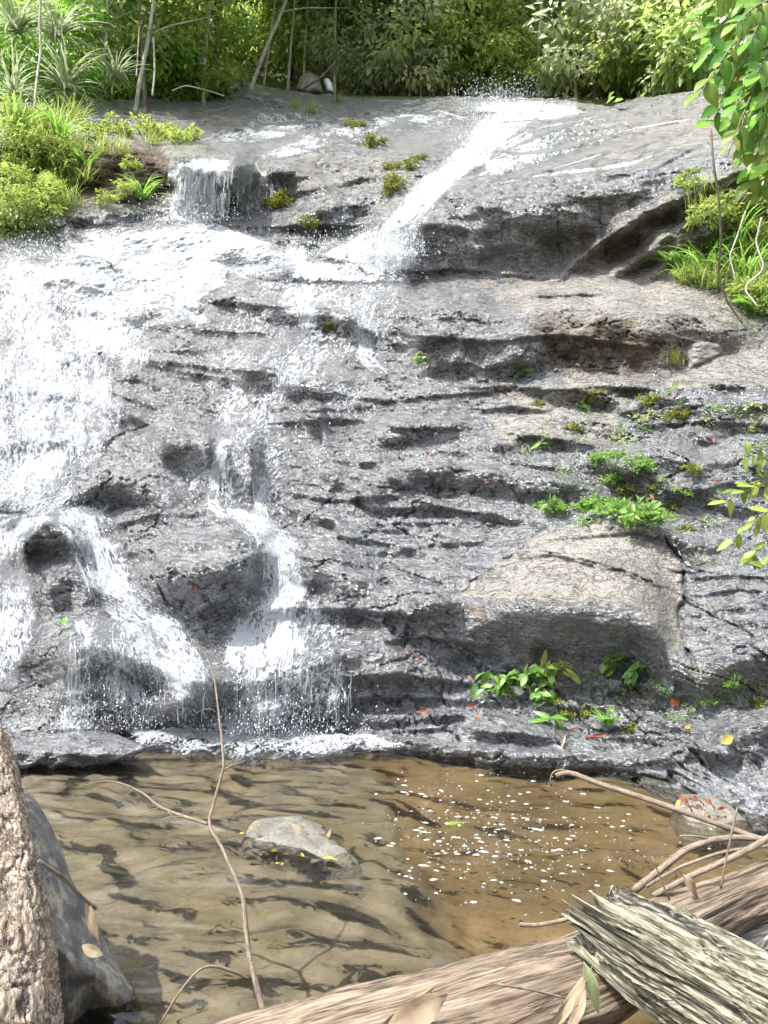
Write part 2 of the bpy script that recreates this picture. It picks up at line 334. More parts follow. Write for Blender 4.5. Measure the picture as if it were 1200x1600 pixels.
# lower left boulders
L([(232,896),(270,882),(330,880),(390,868),(420,860)], 88, 1.1, 90); L([(455,866),(500,874),(560,902),(600,930),(650,925),(690,940)], 78, 1.0, 60)
L([(22,846),(60,820),(100,818),(135,846)], 62, 1.1, 26); L([(60,900),(110,886),(150,910)], 80, .5, 30)
L([(285,968),(338,934),(390,948),(470,944),(560,952),(640,958)], 20, 1.3, 22)
L([(60,1010),(150,996),(230,1020),(290,1050),(340,1060)], 100, 1.0, 50); L([(300,1060),(400,1050),(470,1036),(520,1018),(600,1010),(680,1040)], 92, .85, 50)
L([(90,1090),(160,1080),(240,1100),(300,1095)], 50, .7, 24); L([(400,1108),(480,1096),(560,1090)], 50, .6, 20)
L([(540,1056),(620,1050),(690,1058),(760,1066)], 18, 1.3, 18); L([(540,1090),(620,1082),(700,1088),(790,1096)], 14, 1.3, 18)
L([(560,1125),(640,1118),(720,1112),(800,1128)], 16, 1.2, 16); L([(690,1150),(760,1140),(820,1142),(880,1160),(960,1164)], 26, 1.3, 22); L([(500,1160),(600,1152),(700,1166),(800,1172),(900,1180),(1010,1184)], 36, 1.2, 14)
L([(840,1076),(900,1062),(980,1064),(1060,1082)], 18, 1.1, 16); L([(830,1108),(900,1098),(980,1106)], 16, 1.1, 14); L([(900,1136),(980,1124),(1060,1130),(1120,1150)], 18, 1.1, 20)
L([(1020,1180),(1080,1164),(1140,1180)], 26, 1.1, 14)

P = P + .36*poly_mask([(840,850),(1000,850),(1050,920),(1040,1000),(960,1020),(820,1010),(760,950)], 17) + .22*poly_mask([(180,830),(240,800),(350,815),(400,880),(370,930),(240,930)], 12) + .16*poly_mask([(1090,910),(1230,905),(1230,1060),(1100,1060)], 9) + .5*poly_mask([(720,300),(800,230),(950,180),(1080,160),(1060,250),(960,330),(860,400),(700,400)], 22) + .2*poly_mask([(470,240),(600,240),(690,250),(640,300),(520,340),(440,300)], 12) + .2*poly_mask([(480,720),(600,700),(640,780),(560,860),(480,820)], 14)
smooth = np.clip(.6*poly_mask([(660,330),(765,290),(1000,275),(940,370),(860,425),(660,415)], 6)+poly_mask([(770,825),(1040,820),(1070,960),(1060,1040),(930,1050),(780,1050),(690,945)], 5) + poly_mask([(760,160),(1200,130),(1200,215),(1080,250),(1000,268),(700,290)], 6)
   + poly_mask([(690,425),(1000,430),(1200,470),(1100,490),(800,495)], 5) + poly_mask([(860,598),(1040,600),(1200,600),(1260,500),(1180,515)], 4), 0, 1)
rockn = .22*fbm(U*.8, Z*.9, 3, 21) + .055*fbm(U*2.4, Z*3.2, 3, 31) - .035*np.abs(fbm(U*2.0+Z*.8, Z*2.4-U*.7, 3, 34))
def terr(per, seed, wx, wz, tilt=0.):
    w_ = Z + tilt*U + per*1.2*fbm(U*wx, Z*wz, 3, seed) + .55*fbm(U*.42+3, Z*.38, 2, 50)
    ph = w_/per; ph = ph-np.floor(ph)
    return np.where(ph < .26, sm(0, 1, ph/.26), (1-(ph-.26)/.74))
am1 = sm(-.25, .35, fbm(U*.9, Z*1.1, 2, 41)); am2 = sm(-.2, .4, fbm(U*1.6, Z*2, 2, 43)); am3 = sm(-.3, .3, fbm(U*2.5, Z*3, 2, 47))
T = .10*am1*terr(.62, 51, .55, .5, .12) + .036*am2*terr(.24, 53, .9, .8, -.1) + .016*am3*terr(.085, 57, 1.6, 1.5, .08)
crk = np.abs(fbm(U*1.1+9, Z*2.6, 4, 61)); crk = (1-sm(0, .03, crk))*sm(-.2, .2, fbm(U, Z, 2, 63)) + .7*(1-sm(0, .03, np.abs(fbm(U*2.2+3, Z*6.5, 4, 65))))*sm(-.1, .3, fbm(U*1.5, Z*1.5, 2, 66))
crk2 = np.abs(fbm(U*2.0+Z, Z*1.3-U*.6, 4, 67)); crk2 = (1-sm(0, .025, crk2))*sm(.05, .4, fbm(U*1.3, Z*1.3, 2, 69))
bil = np.abs(fbm(U*6, Z*9, 3, 73))
wv = .25*fbm(U*3, Z*3, 2, 72)
fine = .006*fbm(U*11, Z*15, 3, 71, .6) - .014*np.abs(fbm(U*8+wv*6, Z*17+wv*5, 3, 74, .65)) + .004*vnoise(U*34, Z*44, 75) - .03*np.clip(.08-bil, 0, 1)/.08*.6 + .006*np.abs(vnoise(U*22, Z*28, 76))
def facets(x, y, seed):
    x0 = np.floor(x); y0 = np.floor(y); f1 = np.full(x.shape, 9.); h = np.zeros(x.shape)
    for i in (-1, 0, 1):
        for j in (-1, 0, 1):
            r = [_h(x0+i, y0+j, seed+q)/4294967296.0 for q in range(5)]; dx = x-(x0+i+r[0]); dy = y-(y0+j+r[1]); d = np.hypot(dx, dy); m = d < f1
            h = np.where(m, (r[2]-.5)*dx*1.3+(r[3]-.25)*dy*1.5+(r[4]-.5)*.5, h); f1 = np.where(m, d, f1)
    return h
fw = .16*fbm(U*1.4, Z*1.8, 3, 93); fw2 = .07*fbm(U*4, Z*5, 3, 94)
FC = .085*facets((U+fw+.25*Z)*1.15, (Z+fw-.10*U)*2.5, 95)*sm(-.5, .2, fbm(U*.6, Z*.7, 2, 96)) + .034*facets((U+fw2-.2*Z)*3.0, (Z+fw2+.06*U)*6.2, 98) + .008*facets((U+fw2*.5)*7.5, (Z+fw2*.5)*15, 102)
far = 1-.62*sm(12.5, 15.5, D0)
def crack(pts, wpx=3., dep=.12):
    """an open joint traced in the rock"""
    global P
    d = np.full(X.shape, 1e9)
    xx = X+1.1*JIT+3*vnoise(X/13, Y/13, 85); yy = Y+1.4*JIT+3*vnoise(X/12, Y/14, 86)
    for (x1, y1), (x2, y2) in zip(pts[:-1], pts[1:]):
        t = np.clip(((xx-x1)*(x2-x1)+(yy-y1)*(y2-y1))/((x2-x1)**2+(y2-y1)**2), 0, 1)
        d = np.minimum(d, np.hypot(xx-x1-t*(x2-x1), yy-y1-t*(y2-y1)))
    wq = wpx*.75*(.55+.9*np.clip(.5+fbm(X/40, Y/40, 2, 81), 0, 1)); P = P - .55*dep*(1-sm(0, 1, d/wq))*(.35+.65*sm(-.3, .2, vnoise(X/22, Y/22, 83)))
for a_ in ([(735,268),(800,238),(870,226),(930,206),(985,198)], [(770,232),(840,200),(900,184),(980,172),(1080,158)], [(760,256),(850,246),(905,236),(950,214),(1010,206),(1070,186)], [(880,206),(960,196),(1020,180),(1090,172)], [(780,276),(870,268),(950,262),(1010,246),(1070,214),(1120,196)]): crack(a_, 5, .16)
crack([(1040,842),(1068,880),(1070,925),(1060,960),(1068,1000),(1082,1034)], 6, .22); crack([(938,858),(960,876),(990,896)], 3.5, .06); crack([(798,868),(870,862),(930,880),(1020,908)], 4, .1)
crack([(540,535),(532,570)], 4, .1); crack([(503,690),(506,730)], 3.5, .09); crack([(705,935),(780,880),(850,830)], 4, .1); crack([(858,540),(876,560),(930,578),(965,585)], 4, .06)
crack([(1000,460),(1060,480),(1100,510)], 3.5, .07); crack([(750,655),(830,640),(860,610)], 3.5, .07); crack([(300,580),(350,610),(380,630)], 3, .05)
crack([(870,330),(876,400)], 4, .12); crack([(940,320),(938,400)], 4, .1); crack([(235,860),(240,900),(270,960)], 5, .14); crack([(860,600),(960,598),(1050,602)], 4, .1)
D = D0 - P - (rockn*far + (T*.5+FC)*(1-.8*smooth)*(.45+.55*far) + fine*(1-.5*smooth)*far) + .07*crk*(1-.8*smooth)*far + .06*crk2*(1-.6*smooth)*far
D = D + np.maximum(ridge-Y, 0)*.10
D = np.minimum(D, D0+.8)
# attributes (real colour of the stone: dry, rusty, mossy)
dry = .58*poly_mask([(860,190),(960,165),(1100,135),(1260,110),(1260,260),(1080,240),(1000,262),(900,258)], 8) + .85*poly_mask([(1260,240),(1100,270),(960,350),(860,430),(1010,440),(1120,480),(1260,480)], 8) \
    + .9*poly_mask([(820,432),(1000,436),(1120,470),(1200,500),(1120,545),(1050,595),(880,595),(850,560),(815,505),(790,470)], 11) + .9*poly_mask([(1030,606),(1120,548),(1200,515),(1260,500),(1260,606)], 3) \
    + .9*poly_mask([(700,936),(740,900),(800,862),(845,828),(900,818),(1000,820),(1045,843),(1072,890),(1064,960),(1068,1030),(1048,1025),(1015,975),(975,944),(880,944),(780,946)], 5) \
    + .62*poly_mask([(740,600),(900,600),(1010,606),(980,700),(900,720),(780,715),(760,650)], 8) + .5*poly_mask([(660,415),(830,425),(850,470),(700,470)], 8) + .8*poly_mask([(70,200),(270,225),(270,320),(60,330)], 8) + .5*poly_mask([(180,150),(600,160),(500,205),(290,225),(120,200)], 8) \
    + .25*poly_mask([(650,320),(850,290),(850,425),(680,415)], 10) + .4*poly_mask([(840,1060),(1060,1060),(1060,1100),(850,1100)], 6) + .55*poly_mask([(420,235),(640,225),(660,300),(480,330)], 8)
brown = 1.0*poly_mask([(60,205),(270,228),(270,322),(20,330)], 8) + .7*poly_mask([(820,495),(1040,490),(1050,595),(860,590)], 8) + .55*poly_mask([(860,290),(1060,270),(1000,430),(850,425)], 10) + .6*poly_mask([(690,930),(800,935),(820,975),(700,985)], 6) \
    + .7*poly_mask([(1000,820),(1110,850),(1130,900),(1060,890)], 6) + .6*poly_mask([(960,730),(1030,740),(1020,800),(960,790)], 6) + .5*poly_mask([(290,170),(380,170),(400,210),(280,215)], 6) + .35*poly_mask([(740,640),(980,640),(980,700),(760,690)], 6)
moss = .6*poly_mask([(100,270),(260,270),(240,330),(20,345)], 8) + .55*poly_mask([(780,1000),(900,1000),(1060,1040),(1060,1110),(830,1130),(770,1060)], 8) + .6*poly_mask([(1065,1030),(1190,1030),(1190,1100),(1070,1110)], 6) \
    + .6*poly_mask([(840,720),(1040,760),(1060,830),(900,800)], 8) + .6*poly_mask([(600,255),(665,245),(640,330),(480,350),(470,325),(600,310)], 5) + .5*poly_mask([(520,185),(580,180),(600,235),(500,225)], 5) + .5*poly_mask([(1020,300),(1200,300),(1200,520),(1020,430)], 10) + .4*poly_mask([(860,600),(1200,605),(1200,700),(860,700)], 10) + .45*poly_mask([(1050,480),(1200,500),(1200,530),(1040,600)], 6)+ .45*poly_mask([(1060,840),(1200,840),(1200,900),(1060,900)], 6)
V = P3(X, Yc, D).reshape(-1, 3)
FQ = grid_faces(NR, NCOL)
at = dict(dry=dry.ravel(), brown=brown.ravel(), moss=moss.ravel())
# masses of bedrock one can tell apart become pieces of the face
REG = [('boulder', 'tan dry-topped boulder with a dark front', [(705,935),(780,880),(845,822),(960,816),(1040,838),(1074,884),(1064,940),(1068,1000),(1072,1036),(1000,1046),(930,1060),(790,1050),(782,1000),(786,948)]),
 ('boulder', 'dark wet block left of the tan boulder', [(600,935),(690,940),(786,948),(782,1000),(790,1050),(720,1062),(600,1056),(540,1060),(600,1010)]),
 ('boulder', 'wet shining block with a greenish underside', [(1076,886),(1120,896),(1230,896),(1230,1110),(1080,1110),(1072,1036),(1068,1000),(1064,940)]),
 ('slab', 'smooth dry slab sloping down from the right', [(1030,604),(1120,548),(1200,514),(1250,500),(1250,604)]),
 ('slab', 'long pale ledge over a brown hollow', [(800,500),(790,470),(820,432),(1000,436),(1120,470),(1200,500),(1120,548),(1030,604),(880,600),(850,560)]),
 ('boulder', 'black dripping wall under the thin falls', [(600,480),(640,486),(800,500),(850,560),(880,600),(740,600),(650,588),(610,560)]),
 ('dome', 'grey dome with wet streaks and a vertical wall', [(650,345),(700,292),(765,250),(850,200),(950,168),(1090,145),(1150,215),(1080,300),(940,375),(880,425),(655,418)]),
 ('boulder', 'rounded wet boulder between two streams', [(160,800),(240,775),(330,792),(400,850),(420,870),(400,950),(340,934),(285,968),(250,950),(190,930),(150,860)]),
 ('boulder', 'grey boulder above the plunge of the left fall', [(400,246),(500,222),(600,236),(735,225),(700,282),(640,326),(560,352),(470,352),(430,300),(385,280)]),
 ('slab', 'wet slab with a dark overhanging lip', [(590,752),(640,722),(740,706),(850,730),(930,762),(910,800),(830,815),(700,800),(600,800)])]
pxc = (X[:-1, :-1]+X[1:, 1:]).ravel()/2; pyc = (Y[:-1, :-1]+Y[1:, 1:]).ravel()/2
lab = np.zeros(len(FQ), int)
for i, (nm, lb, pts) in enumerate(REG):
    ins = np.zeros(len(FQ), bool); n = len(pts)
    for q in range(n):
        (x1, y1), (x2, y2) = pts[q], pts[(q+1) % n]
        if y1 == y2: continue
        ins ^= ((y1 > pyc) != (y2 > pyc)) & (pxc < (x2-x1)*(pyc-y1)/(y2-y1)+x1)
    lab[ins & (lab == 0)] = i+1
def sub(i):
    f = FQ[lab == i]; u, inv = np.unique(f, return_inverse=True)
    return V[u], inv.reshape(-1, 4), {k: a[u] for k, a in at.items()}
v_, f_, a_ = sub(0); rock_face = mesh_np('rock_face', v_, f_, M_ROCK, attrs=a_); tag(rock_face, kind='structure')
for i, (nm, lb, pts) in enumerate(REG):
    v_, f_, a_ = sub(i+1); o = mesh_np(nm, v_, f_, M_ROCK, rock_face, attrs=a_); o['label'] = lb

FX, FY = 2., 2.; c0 = int(np.searchsorted(PX, -60)); Dreg = D[:, c0:c0+660]
def samp(A, px, py):
    i = np.clip((np.asarray(py, float)-PY[0])/2, 0, NR-1.001); j = np.clip((np.asarray(px, float)+60)/2, 0, 658.999)
    i0 = i.astype(int); j0 = j.astype(int); a = i-i0; b = j-j0
    return A[i0, j0]*(1-a)*(1-b)+A[i0+1, j0]*a*(1-b)+A[i0, j0+1]*(1-a)*b+A[i0+1, j0+1]*a*b
def surf(px, py, off=0.):
    d = float(samp(Dreg, px, py))-off
    return Vector(((px-600)/F*d, d, CAMZ+(800-py)/F*d))
def at_z(px, py, z=0.):                     # point of the level z seen at a pixel
    d = (z-CAMZ)*F/(800-py); return Vector(((px-600)/F*d, d, z))

# ------------------------------------------------------------------ running water
Dsm = blur2(Dreg, 3, 3)
DROPS = []
def ribbon(name, Lp, Rp, dens, mat, off=.04, amp=.03, step=3., edge=.18, fall=0., drops=0, dsize=(.003, .007), dlift=.12, seed=1, label=None, cat='cascade', group=None, ragged=.12):
    Lp = np.array(Lp, float); Rp = np.array(Rp, float); mid = (Lp+Rp)/2
    ln = np.r_[0, np.cumsum(np.hypot(*(np.diff(mid, axis=0).T)))]
    n = max(4, int(ln[-1]/step)); wd = np.hypot(*(Lp-Rp).T).max(); m = max(4, int(wd/step))
    t = np.linspace(0, ln[-1], n); s = np.linspace(0, 1, m)
    def sp(A):
        a = np.interp(t, ln, A); r = max(1, int(n/len(ln)/3)); k = np.ones(2*r+1)/(2*r+1)
        return np.convolve(np.pad(a, r, mode='edge'), k, mode='valid')
    lx, ly, rx, ry = sp(Lp[:, 0]), sp(Lp[:, 1]), sp(Rp[:, 0]), sp(Rp[:, 1])
    px = lx[:, None]*(1-s)+rx[:, None]*s; py = ly[:, None]*(1-s)+ry[:, None]*s
    d = samp(Dsm, px, py)-off
    if fall > 0:                             # water leaving a lip keeps falling clear of the rock
        for i in range(1, n):
            d[i] = np.minimum(d[i], d[i-1]+fall*(-(1)))if False else np.minimum(d[i], d[i-1]-.0+fall)
    wid = np.hypot(lx-rx, ly-ry)[:, None]; mp = d.mean()/F
    ac = (s[None]-.5)*wid*mp + seed*11.7; al = np.repeat((t*mp)[:, None], m, 1)
    f = np.interp(t, ln, dens)[:, None]*np.ones((1, m))
    ee = np.minimum(s, 1-s)[None]+ragged*fbm(ac*4, al*2.2, 3, seed+90)
    f = f*sm(0, min(.5, edge*1.6), ee)**.8 + .42*fbm(ac*2.6, al*1.5, 3, seed+77)
    te = np.minimum(t, ln[-1]-t)[:, None]; f = f*sm(0, 12, te + 5*vnoise(ac*9, al*0, seed))
    f = np.clip(f, 0, 1.4)*sm(0, .02, ee)
    d = d - amp*.7*(fbm(ac*10+.8*vnoise(ac*3, al*3, 1), al*6, 4, seed+5, .65)+.5)*f - .22*amp*vnoise(ac*28, al*18, seed+8)
    Vv = P3(px, py, d).reshape(-1, 3)
    fl = np.stack([ac+0*al, al+0*ac, np.zeros_like(al)], -1).reshape(-1, 3)
    fq = grid_faces(n, m); ff = f.ravel(); keep = ff[fq].max(1) > .02
    fq = fq[keep]; u, inv = np.unique(fq, return_inverse=True)
    o = mesh_np(name, Vv[u], inv.reshape(-1, 4), mat, attrs=dict(foam=ff[u], flow=fl[u]))
    tag(o, label, cat, group)
    drops = int(drops*.55)
    if drops:
        w_ = (ff*(ff > .15)); idx = RNG.choice(len(ff), drops, p=w_/w_.sum())
        pp = Vv[idx] + RNG.normal(0, .02, (drops, 3)); pp[:, 1] -= RNG.random(drops)**2*dlift; pp[:, 2] += RNG.random(drops)**2.5*dlift
        td = np.gradient(P3(px, py, d), axis=0).reshape(-1, 3)[idx]; td /= np.linalg.norm(td, axis=1)[:, None]
        DROPS.append((pp, (.55 if Vv[:, 1].mean() < 8 else 1.)*(dsize[0]*.8+(dsize[1]*1.2-dsize[0]*.8)*RNG.random(drops)**2.6), td, 1+5*RNG.random(drops)**1.5))
    return o

R = ribbon
# top burst and main chute
R('cascade', [(900,160),(840,160),(770,158),(735,190),(700,235),(650,285),(600,335),(540,372),(470,396)], [(930,178),(860,190),(800,215),(775,245),(745,272),(705,300),(670,345),(640,400),(600,430)], [.45,.95,1.02,.92,.88,.92,.92,.88,.86], M_FALL, .05, .07, 2.5, drops=4200, dlift=.16, seed=2, label='long white chute pouring over the top and sliding diagonally left down the cliff')
R('water_veil', [(575,366),(570,382),(572,400),(570,428)], [(668,318),(670,350),(668,385),(662,428)], [.35,.5,.46,.6], M_FALL, .12, .02, 2, fall=.004, seed=3, drops=500, label='thin lacy veil of falling strands beside the vertical dark wall', cat='water veil')
R('cascade', [(272,244),(264,262),(258,300),(245,350)], [(384,244),(368,262),(358,300),(364,352)], [1.25,1.1,1.0,1.25], M_FALL, .05, .10, 2, edge=.3, ragged=.35, fall=.016, drops=2200, seed=4, label='short broad white fall dropping beside the weedy bank at upper left')
R('water_veil', [(372,248),(366,270),(362,300),(370,330)], [(440,244),(425,272),(418,310),(420,345)], [.5,.42,.36,.4], M_FALL, .05, .01, 2, fall=.01, seed=5, label='sparse drips down the rounded rock right of the short broad fall', cat='water veil')
# wide rapids on the left
R('rapids', [(300,330),(200,345),(60,372),(-60,395),(-60,520),(-60,620),(-60,700),(-60,770),(-60,800)], [(480,395),(400,440),(330,500),(290,545),(215,610),(180,680),(165,740),(130,790),(70,815)], [1.02,.94,.82,.75,.72,.70,.68,.70,.80], M_RAPID, .05, .10, 3, edge=.17, drops=12000, dlift=.14, seed=6, ragged=.22, label='wide sheet of white rapids covering the left half of the cliff', cat='rapids')
R('cascade', [(480,376),(400,380),(300,372)], [(500,430),(400,445),(300,430)], [.8,.7,.8], M_RAPID, .05, .05, 3, drops=900, seed=7, label='foaming water spreading left across the ledge under the chute')
R('cascade', [(440,405),(520,405),(590,408),(668,420)], [(440,440),(520,444),(590,446),(680,446)], [.8,.9,.85,.3], M_RAPID, .05, .05, 3, drops=1200, seed=8, label='foam collecting on the ledge at the foot of the chute')
# thin film over the middle
R('water_film', [(340,430),(260,520),(210,600),(190,680),(160,760),(150,820)], [(700,440),(690,520),(660,600),(620,680),(560,760),(520,830)], [.50,.46,.42,.38,.34,.30], M_LACE, .025, .015, 3, edge=.3, seed=9, drops=700, dlift=.05, ragged=.3, label='thin broken film of water running over the middle ledges', cat='water film')
for (l, r, dn, sd_, lb) in [
 ([(548,440),(540,500),(548,560),(570,590)], [(600,440),(592,500),(590,555),(640,590)], [.5,.62,.6,.45], 12, 'narrow broken stream dropping left of the black dripping wall'),
 ([(460,470),(455,520)], [(500,470),(505,520)], [.55,.5], 13, 'short trickle over the lip beside the small yellow plant'),
 ([(430,575),(425,622)], [(470,575),(475,625)], [.5,.5], 14, 'small trickle over the low lip in mid cliff'),
 ([(345,680),(325,730),(318,790),(340,815)], [(372,680),(352,730),(345,790),(385,815)], [.8,.75,.8,.7], 15, 'narrow white rivulet between two dark hollows'),
 ([(392,740),(388,790),(400,840)], [(432,740),(425,790),(450,840)], [.6,.5,.62], 16, 'second rivulet right of the dark hollow'),
 ([(310,785),(365,830),(395,880),(385,950)], [(410,795),(462,835),(485,880),(500,950)], [.78,.8,.84,.8], 17, 'bright stream spilling over the right shoulder of the rounded boulder')]:
    R('rivulet', l, r, dn, M_RAPID, .05, .03, 2, edge=.25, drops=500, dlift=.07, seed=sd_, label=lb, cat='rivulet', ragged=.2)
R('cascade', [(385,925),(320,985),(285,1060),(260,1155)], [(500,925),(545,1000),(560,1070),(560,1160)], [.84,.76,.70,.72], M_RAPID, .06, .04, 2.5, edge=.25, drops=3800, dlift=.1, seed=18, ragged=.25, label='spreading white fan that drops into the pool at centre left')
R('cascade', [(40,790),(75,850),(105,900),(160,970),(200,1050),(240,1145)], [(170,780),(215,850),(215,910),(320,975),(390,1050),(420,1150)], [.76,.74,.76,.74,.68,.62], M_RAPID, .05, .04, 2.5, edge=.28, drops=3200, dlift=.1, seed=19, ragged=.25, label='slanting stream of foam running right down the dark lower wall')
R('cascade', [(-60,790),(-60,850),(-60,950),(-60,1085)], [(110,800),(40,850),(68,950),(30,1085)], [.82,.72,.66,.5], M_RAPID, .16, .05, 2.5, edge=.12, fall=.004, drops=800, seed=20, label='glassy curling sheet of water at the left edge of the cliff')
R('water_veil', [(85,950),(70,1040),(50,1150)], [(280,975),(300,1060),(310,1155)], [.56,.50,.60], M_RAPID, .05, .02, 2.5, edge=.2, seed=21, drops=1500, label='thin dripping veil over the dark lower left wall', cat='water veil', ragged=.25)
R('water_film', [(330,940),(300,1000),(290,1050)], [(620,960),(600,1010),(560,1050)], [.42,.44,.4], M_LACE, .03, .01, 3, edge=.3, seed=22, drops=500, dlift=.05, label='film of ripples over the shelf above the pool', cat='water film')
# wet streaks crossing the top and the dome
R('water_film', [(300,222),(380,190),(400,165),(360,140)], [(420,226),(520,200),(480,170),(420,140)], [.62,.58,.52,.5], M_LACE, .03, .01, 3, seed=23, label='thin bright runs of water over the flat top ledges', cat='water film')
R('water_film', [(380,250),(480,208),(580,180),(690,165)], [(420,256),(520,228),(640,200),(760,190)], [.72,.62,.55,.7], M_LACE, .03, .01, 3, seed=24, label='thin sheet of water spreading left from the top burst', cat='water film')
R('water_film', [(740,240),(800,205),(900,180),(940,168)], [(760,290),(850,262),(930,235),(1010,195)], [.8,.6,.5,.36], M_LACE, .03, .01, 3, seed=25, label='wet streaks sliding over the grey dome', cat='water film')
R('water_film', [(690,155),(690,175)], [(930,150),(900,190)], [.7,.8], M_RAPID, .05, .05, 3, seed=26, drops=1400, dlift=.2, label='white water bursting over the crest of the falls', cat='cascade')
for i, (l, r) in enumerate([([(740,274),(800,250),(850,232),(900,222)], [(742,280),(802,256),(852,238),(902,226)]), ([(930,215),(985,200),(1040,190),(1085,184)], [(932,219),(987,204),(1042,194),(1087,188)]), ([(770,284),(840,270),(900,262),(985,250),(1030,236)], [(772,290),(840,280),(905,273),(990,262),(1032,240)]), ([(790,252),(850,262),(900,250),(960,232)], [(790,256),(850,268),(900,256),(962,236)]), ([(985,270),(1030,255),(1080,225)], [(988,274),(1033,260),(1084,228)]), ([(770,230),(830,200),(900,186),(960,178)], [(772,236),(832,205),(902,190),(962,181)])]):
    R('water_streak', l, r, [.95]*len(l), M_RAPID, .02, .004, 2, edge=.3, seed=30+i, ragged=.05, label=['long wet streak falling from the middle of the dome to the chute', 'faint streak of water at the right of the dome crest', 'widest pale streak of water low on the dome', 'upper thin streak of water bending over the dome', 'short streak of water at the right end of the dome', 'faint streak of water near the top of the dome'][i], cat='water streak')  # thin water runs; their foam white stands in for bright reflections
def threads(parent, xs, y0, y1, n, off=.1, rad=.0035, slope=0., fallc=.002, seed=1):
    g = np.random.default_rng(seed); V_ = []; F_ = []
    cl = xs[0]+(xs[1]-xs[0])*g.random(max(4, n//9)); n = int(n*.7)
    for i in range(n):
        x = g.choice(cl)+g.normal(0, (xs[1]-xs[0])*.022) if g.random() < .8 else xs[0]+(xs[1]-xs[0])*g.random(); ya = y0+(y1-y0)*g.random()**1.6*.6; yb = min(y1, ya+(y1-y0)*g.uniform(.06, .45)); ya = ya+(y1-yb)*g.random()*.8; yb = min(y1, yb+(y1-yb)*g.random()*.5) if g.random() < .4 else min(y1, ya+(y1-y0)*g.uniform(.06, .35)); m = max(4, int((yb-ya)/5)); yy = np.linspace(ya, yb, m)
        xx = x+slope*(yy-ya)+g.normal(0, 1.8)*np.sin(yy/g.uniform(6, 16)+g.uniform(0, 6))+1.2*vnoise(yy/5, yy*0+i*3.3, 9); d = samp(Dsm, xx, yy)-off*g.uniform(.5, 1.2)
        for k in range(1, m): d[k] = min(d[k], d[k-1]+fallc*5)
        C_ = P3(xx, yy, d); r = rad*(.35+1.5*g.random()**2.5)*(.35+np.abs(np.sin(np.linspace(.2, 3, m)+g.uniform(-.3, .3))))*(1+.5*vnoise(yy/7, yy*0+i, 3)); b = len(V_)*1
        base = sum(len(v) for v in V_); q = np.array([(1, 0, 0), (-.5, -.85, 0), (-.5, .85, 0)]); V_.append((C_[:, None]+q[None]*r[:, None, None]).reshape(-1, 3))
        for k in range(m-1):
            for j in range(3): F_.append((base+3*k+j, base+3*k+(j+1) % 3, base+3*k+3+(j+1) % 3, base+3*k+3+j))
    o = mesh_np('strand', np.concatenate(V_), F_, M_STRAND, parent); o['kind'] = 'stuff'; return o
def octas(name, pts, rad, dr, el, mat, label):
    o_ = np.array([(1,0,0),(-1,0,0),(0,1,0),(0,-1,0),(0,0,1),(0,0,-1)], float)
    s1 = np.cross(dr, [.3, .9, .1]); s1 /= np.linalg.norm(s1, axis=1)[:, None]; s2 = np.cross(dr, s1)
    BB = np.stack([s1, s2, dr*el[:, None]], 1)
    f_ = np.array([(0,2,4),(2,1,4),(1,3,4),(3,0,4),(2,0,5),(1,2,5),(3,1,5),(0,3,5)])
    V_ = (pts[:, None, :]+np.einsum('ij,njk->nik', o_, BB)*(rad*.8)[:, None, None]).reshape(-1, 3); F_ = (f_[None]+6*np.arange(len(pts))[:, None, None]).reshape(-1, 3)
    o = mesh_np(name, V_, F_, mat); tag(o, label, 'spray', kind='stuff'); return o
mt, t_, o_ = new_mat('spray_drop'); n_ = N(t_); t_.links.new(n_.bsdf((.70, .74, .78), .2), o_.inputs[0]); M_DROP = mt
ob = {o.get('label', ''): o for o in C.objects}
def lab_(t): return next(o for k, o in ob.items() if t in k)
threads(lab_('thin lacy veil'), (578, 664), 345, 424, 110, .12, .0045, -.04, .003, 1); threads(lab_('sparse drips'), (376, 436), 252, 345, 26, .07, .0045, -.05, .004, 2)
threads(lab_('thin dripping veil'), (95, 280), 960, 1148, 80, .08, .0026, -.03, .002, 3); threads(lab_('spreading white fan'), (275, 550), 1010, 1155, 130, .09, .0026, .0, .002, 4)
threads(lab_('narrow broken stream'), (550, 600), 450, 585, 26, .05, .003, .05, .004, 5); threads(lab_('second rivulet'), (394, 432), 742, 835, 26, .06, .003, .05, .003, 6); threads(lab_('narrow white rivulet'), (325, 365), 690, 800, 24, .06, .003, -.1, .003, 7)
threads(lab_('short broad white'), (270, 375), 246, 350, 120, .10, .0075, -.1, .004, 8); threads(lab_('slanting stream'), (90, 180), 800, 960, 50, .08, .0026, .35, .003, 9); threads(lab_('bright stream spilling'), (400, 470), 850, 950, 50, .08, .003, .05, .003, 10)
# airborne spray at the crest
def puff(cx, cy, sx, sy, n, dep, size=(.003, .0095)):
    pts = []
    px = RNG.normal(cx, sx, n); py = cy-np.abs(RNG.normal(0, sy, n)); d = samp(Dsm, np.clip(px, 0, 1200), np.full(n, max(cy, 160)))-dep-RNG.random(n)*.3
    td = RNG.normal(0, .35, (n, 3)); td[:, 2] += 1; td /= np.linalg.norm(td, axis=1)[:, None]; DROPS.append((P3(px, py, d), size[0]*.6+(size[1]-size[0]*.6)*RNG.random(n)**2, td, 1+3*RNG.random(n)))
puff(775, 175, 34, 24, 3200, .1); puff(760, 235, 26, 30, 1800, .15); puff(610, 400, 40, 14, 700, .2); puff(300, 345, 50, 22, 1100, .2); puff(60, 400, 70, 18, 1000, .1); puff(440, 1150, 60, 30, 900, .1, (.003,.006)); puff(180, 1140, 60, 30, 600, .1, (.003,.006)); puff(520, 400, 50, 20, 800, .1)
allp, allr, alld, alle = [np.concatenate([q[i] for q in DROPS]) for i in range(4)]
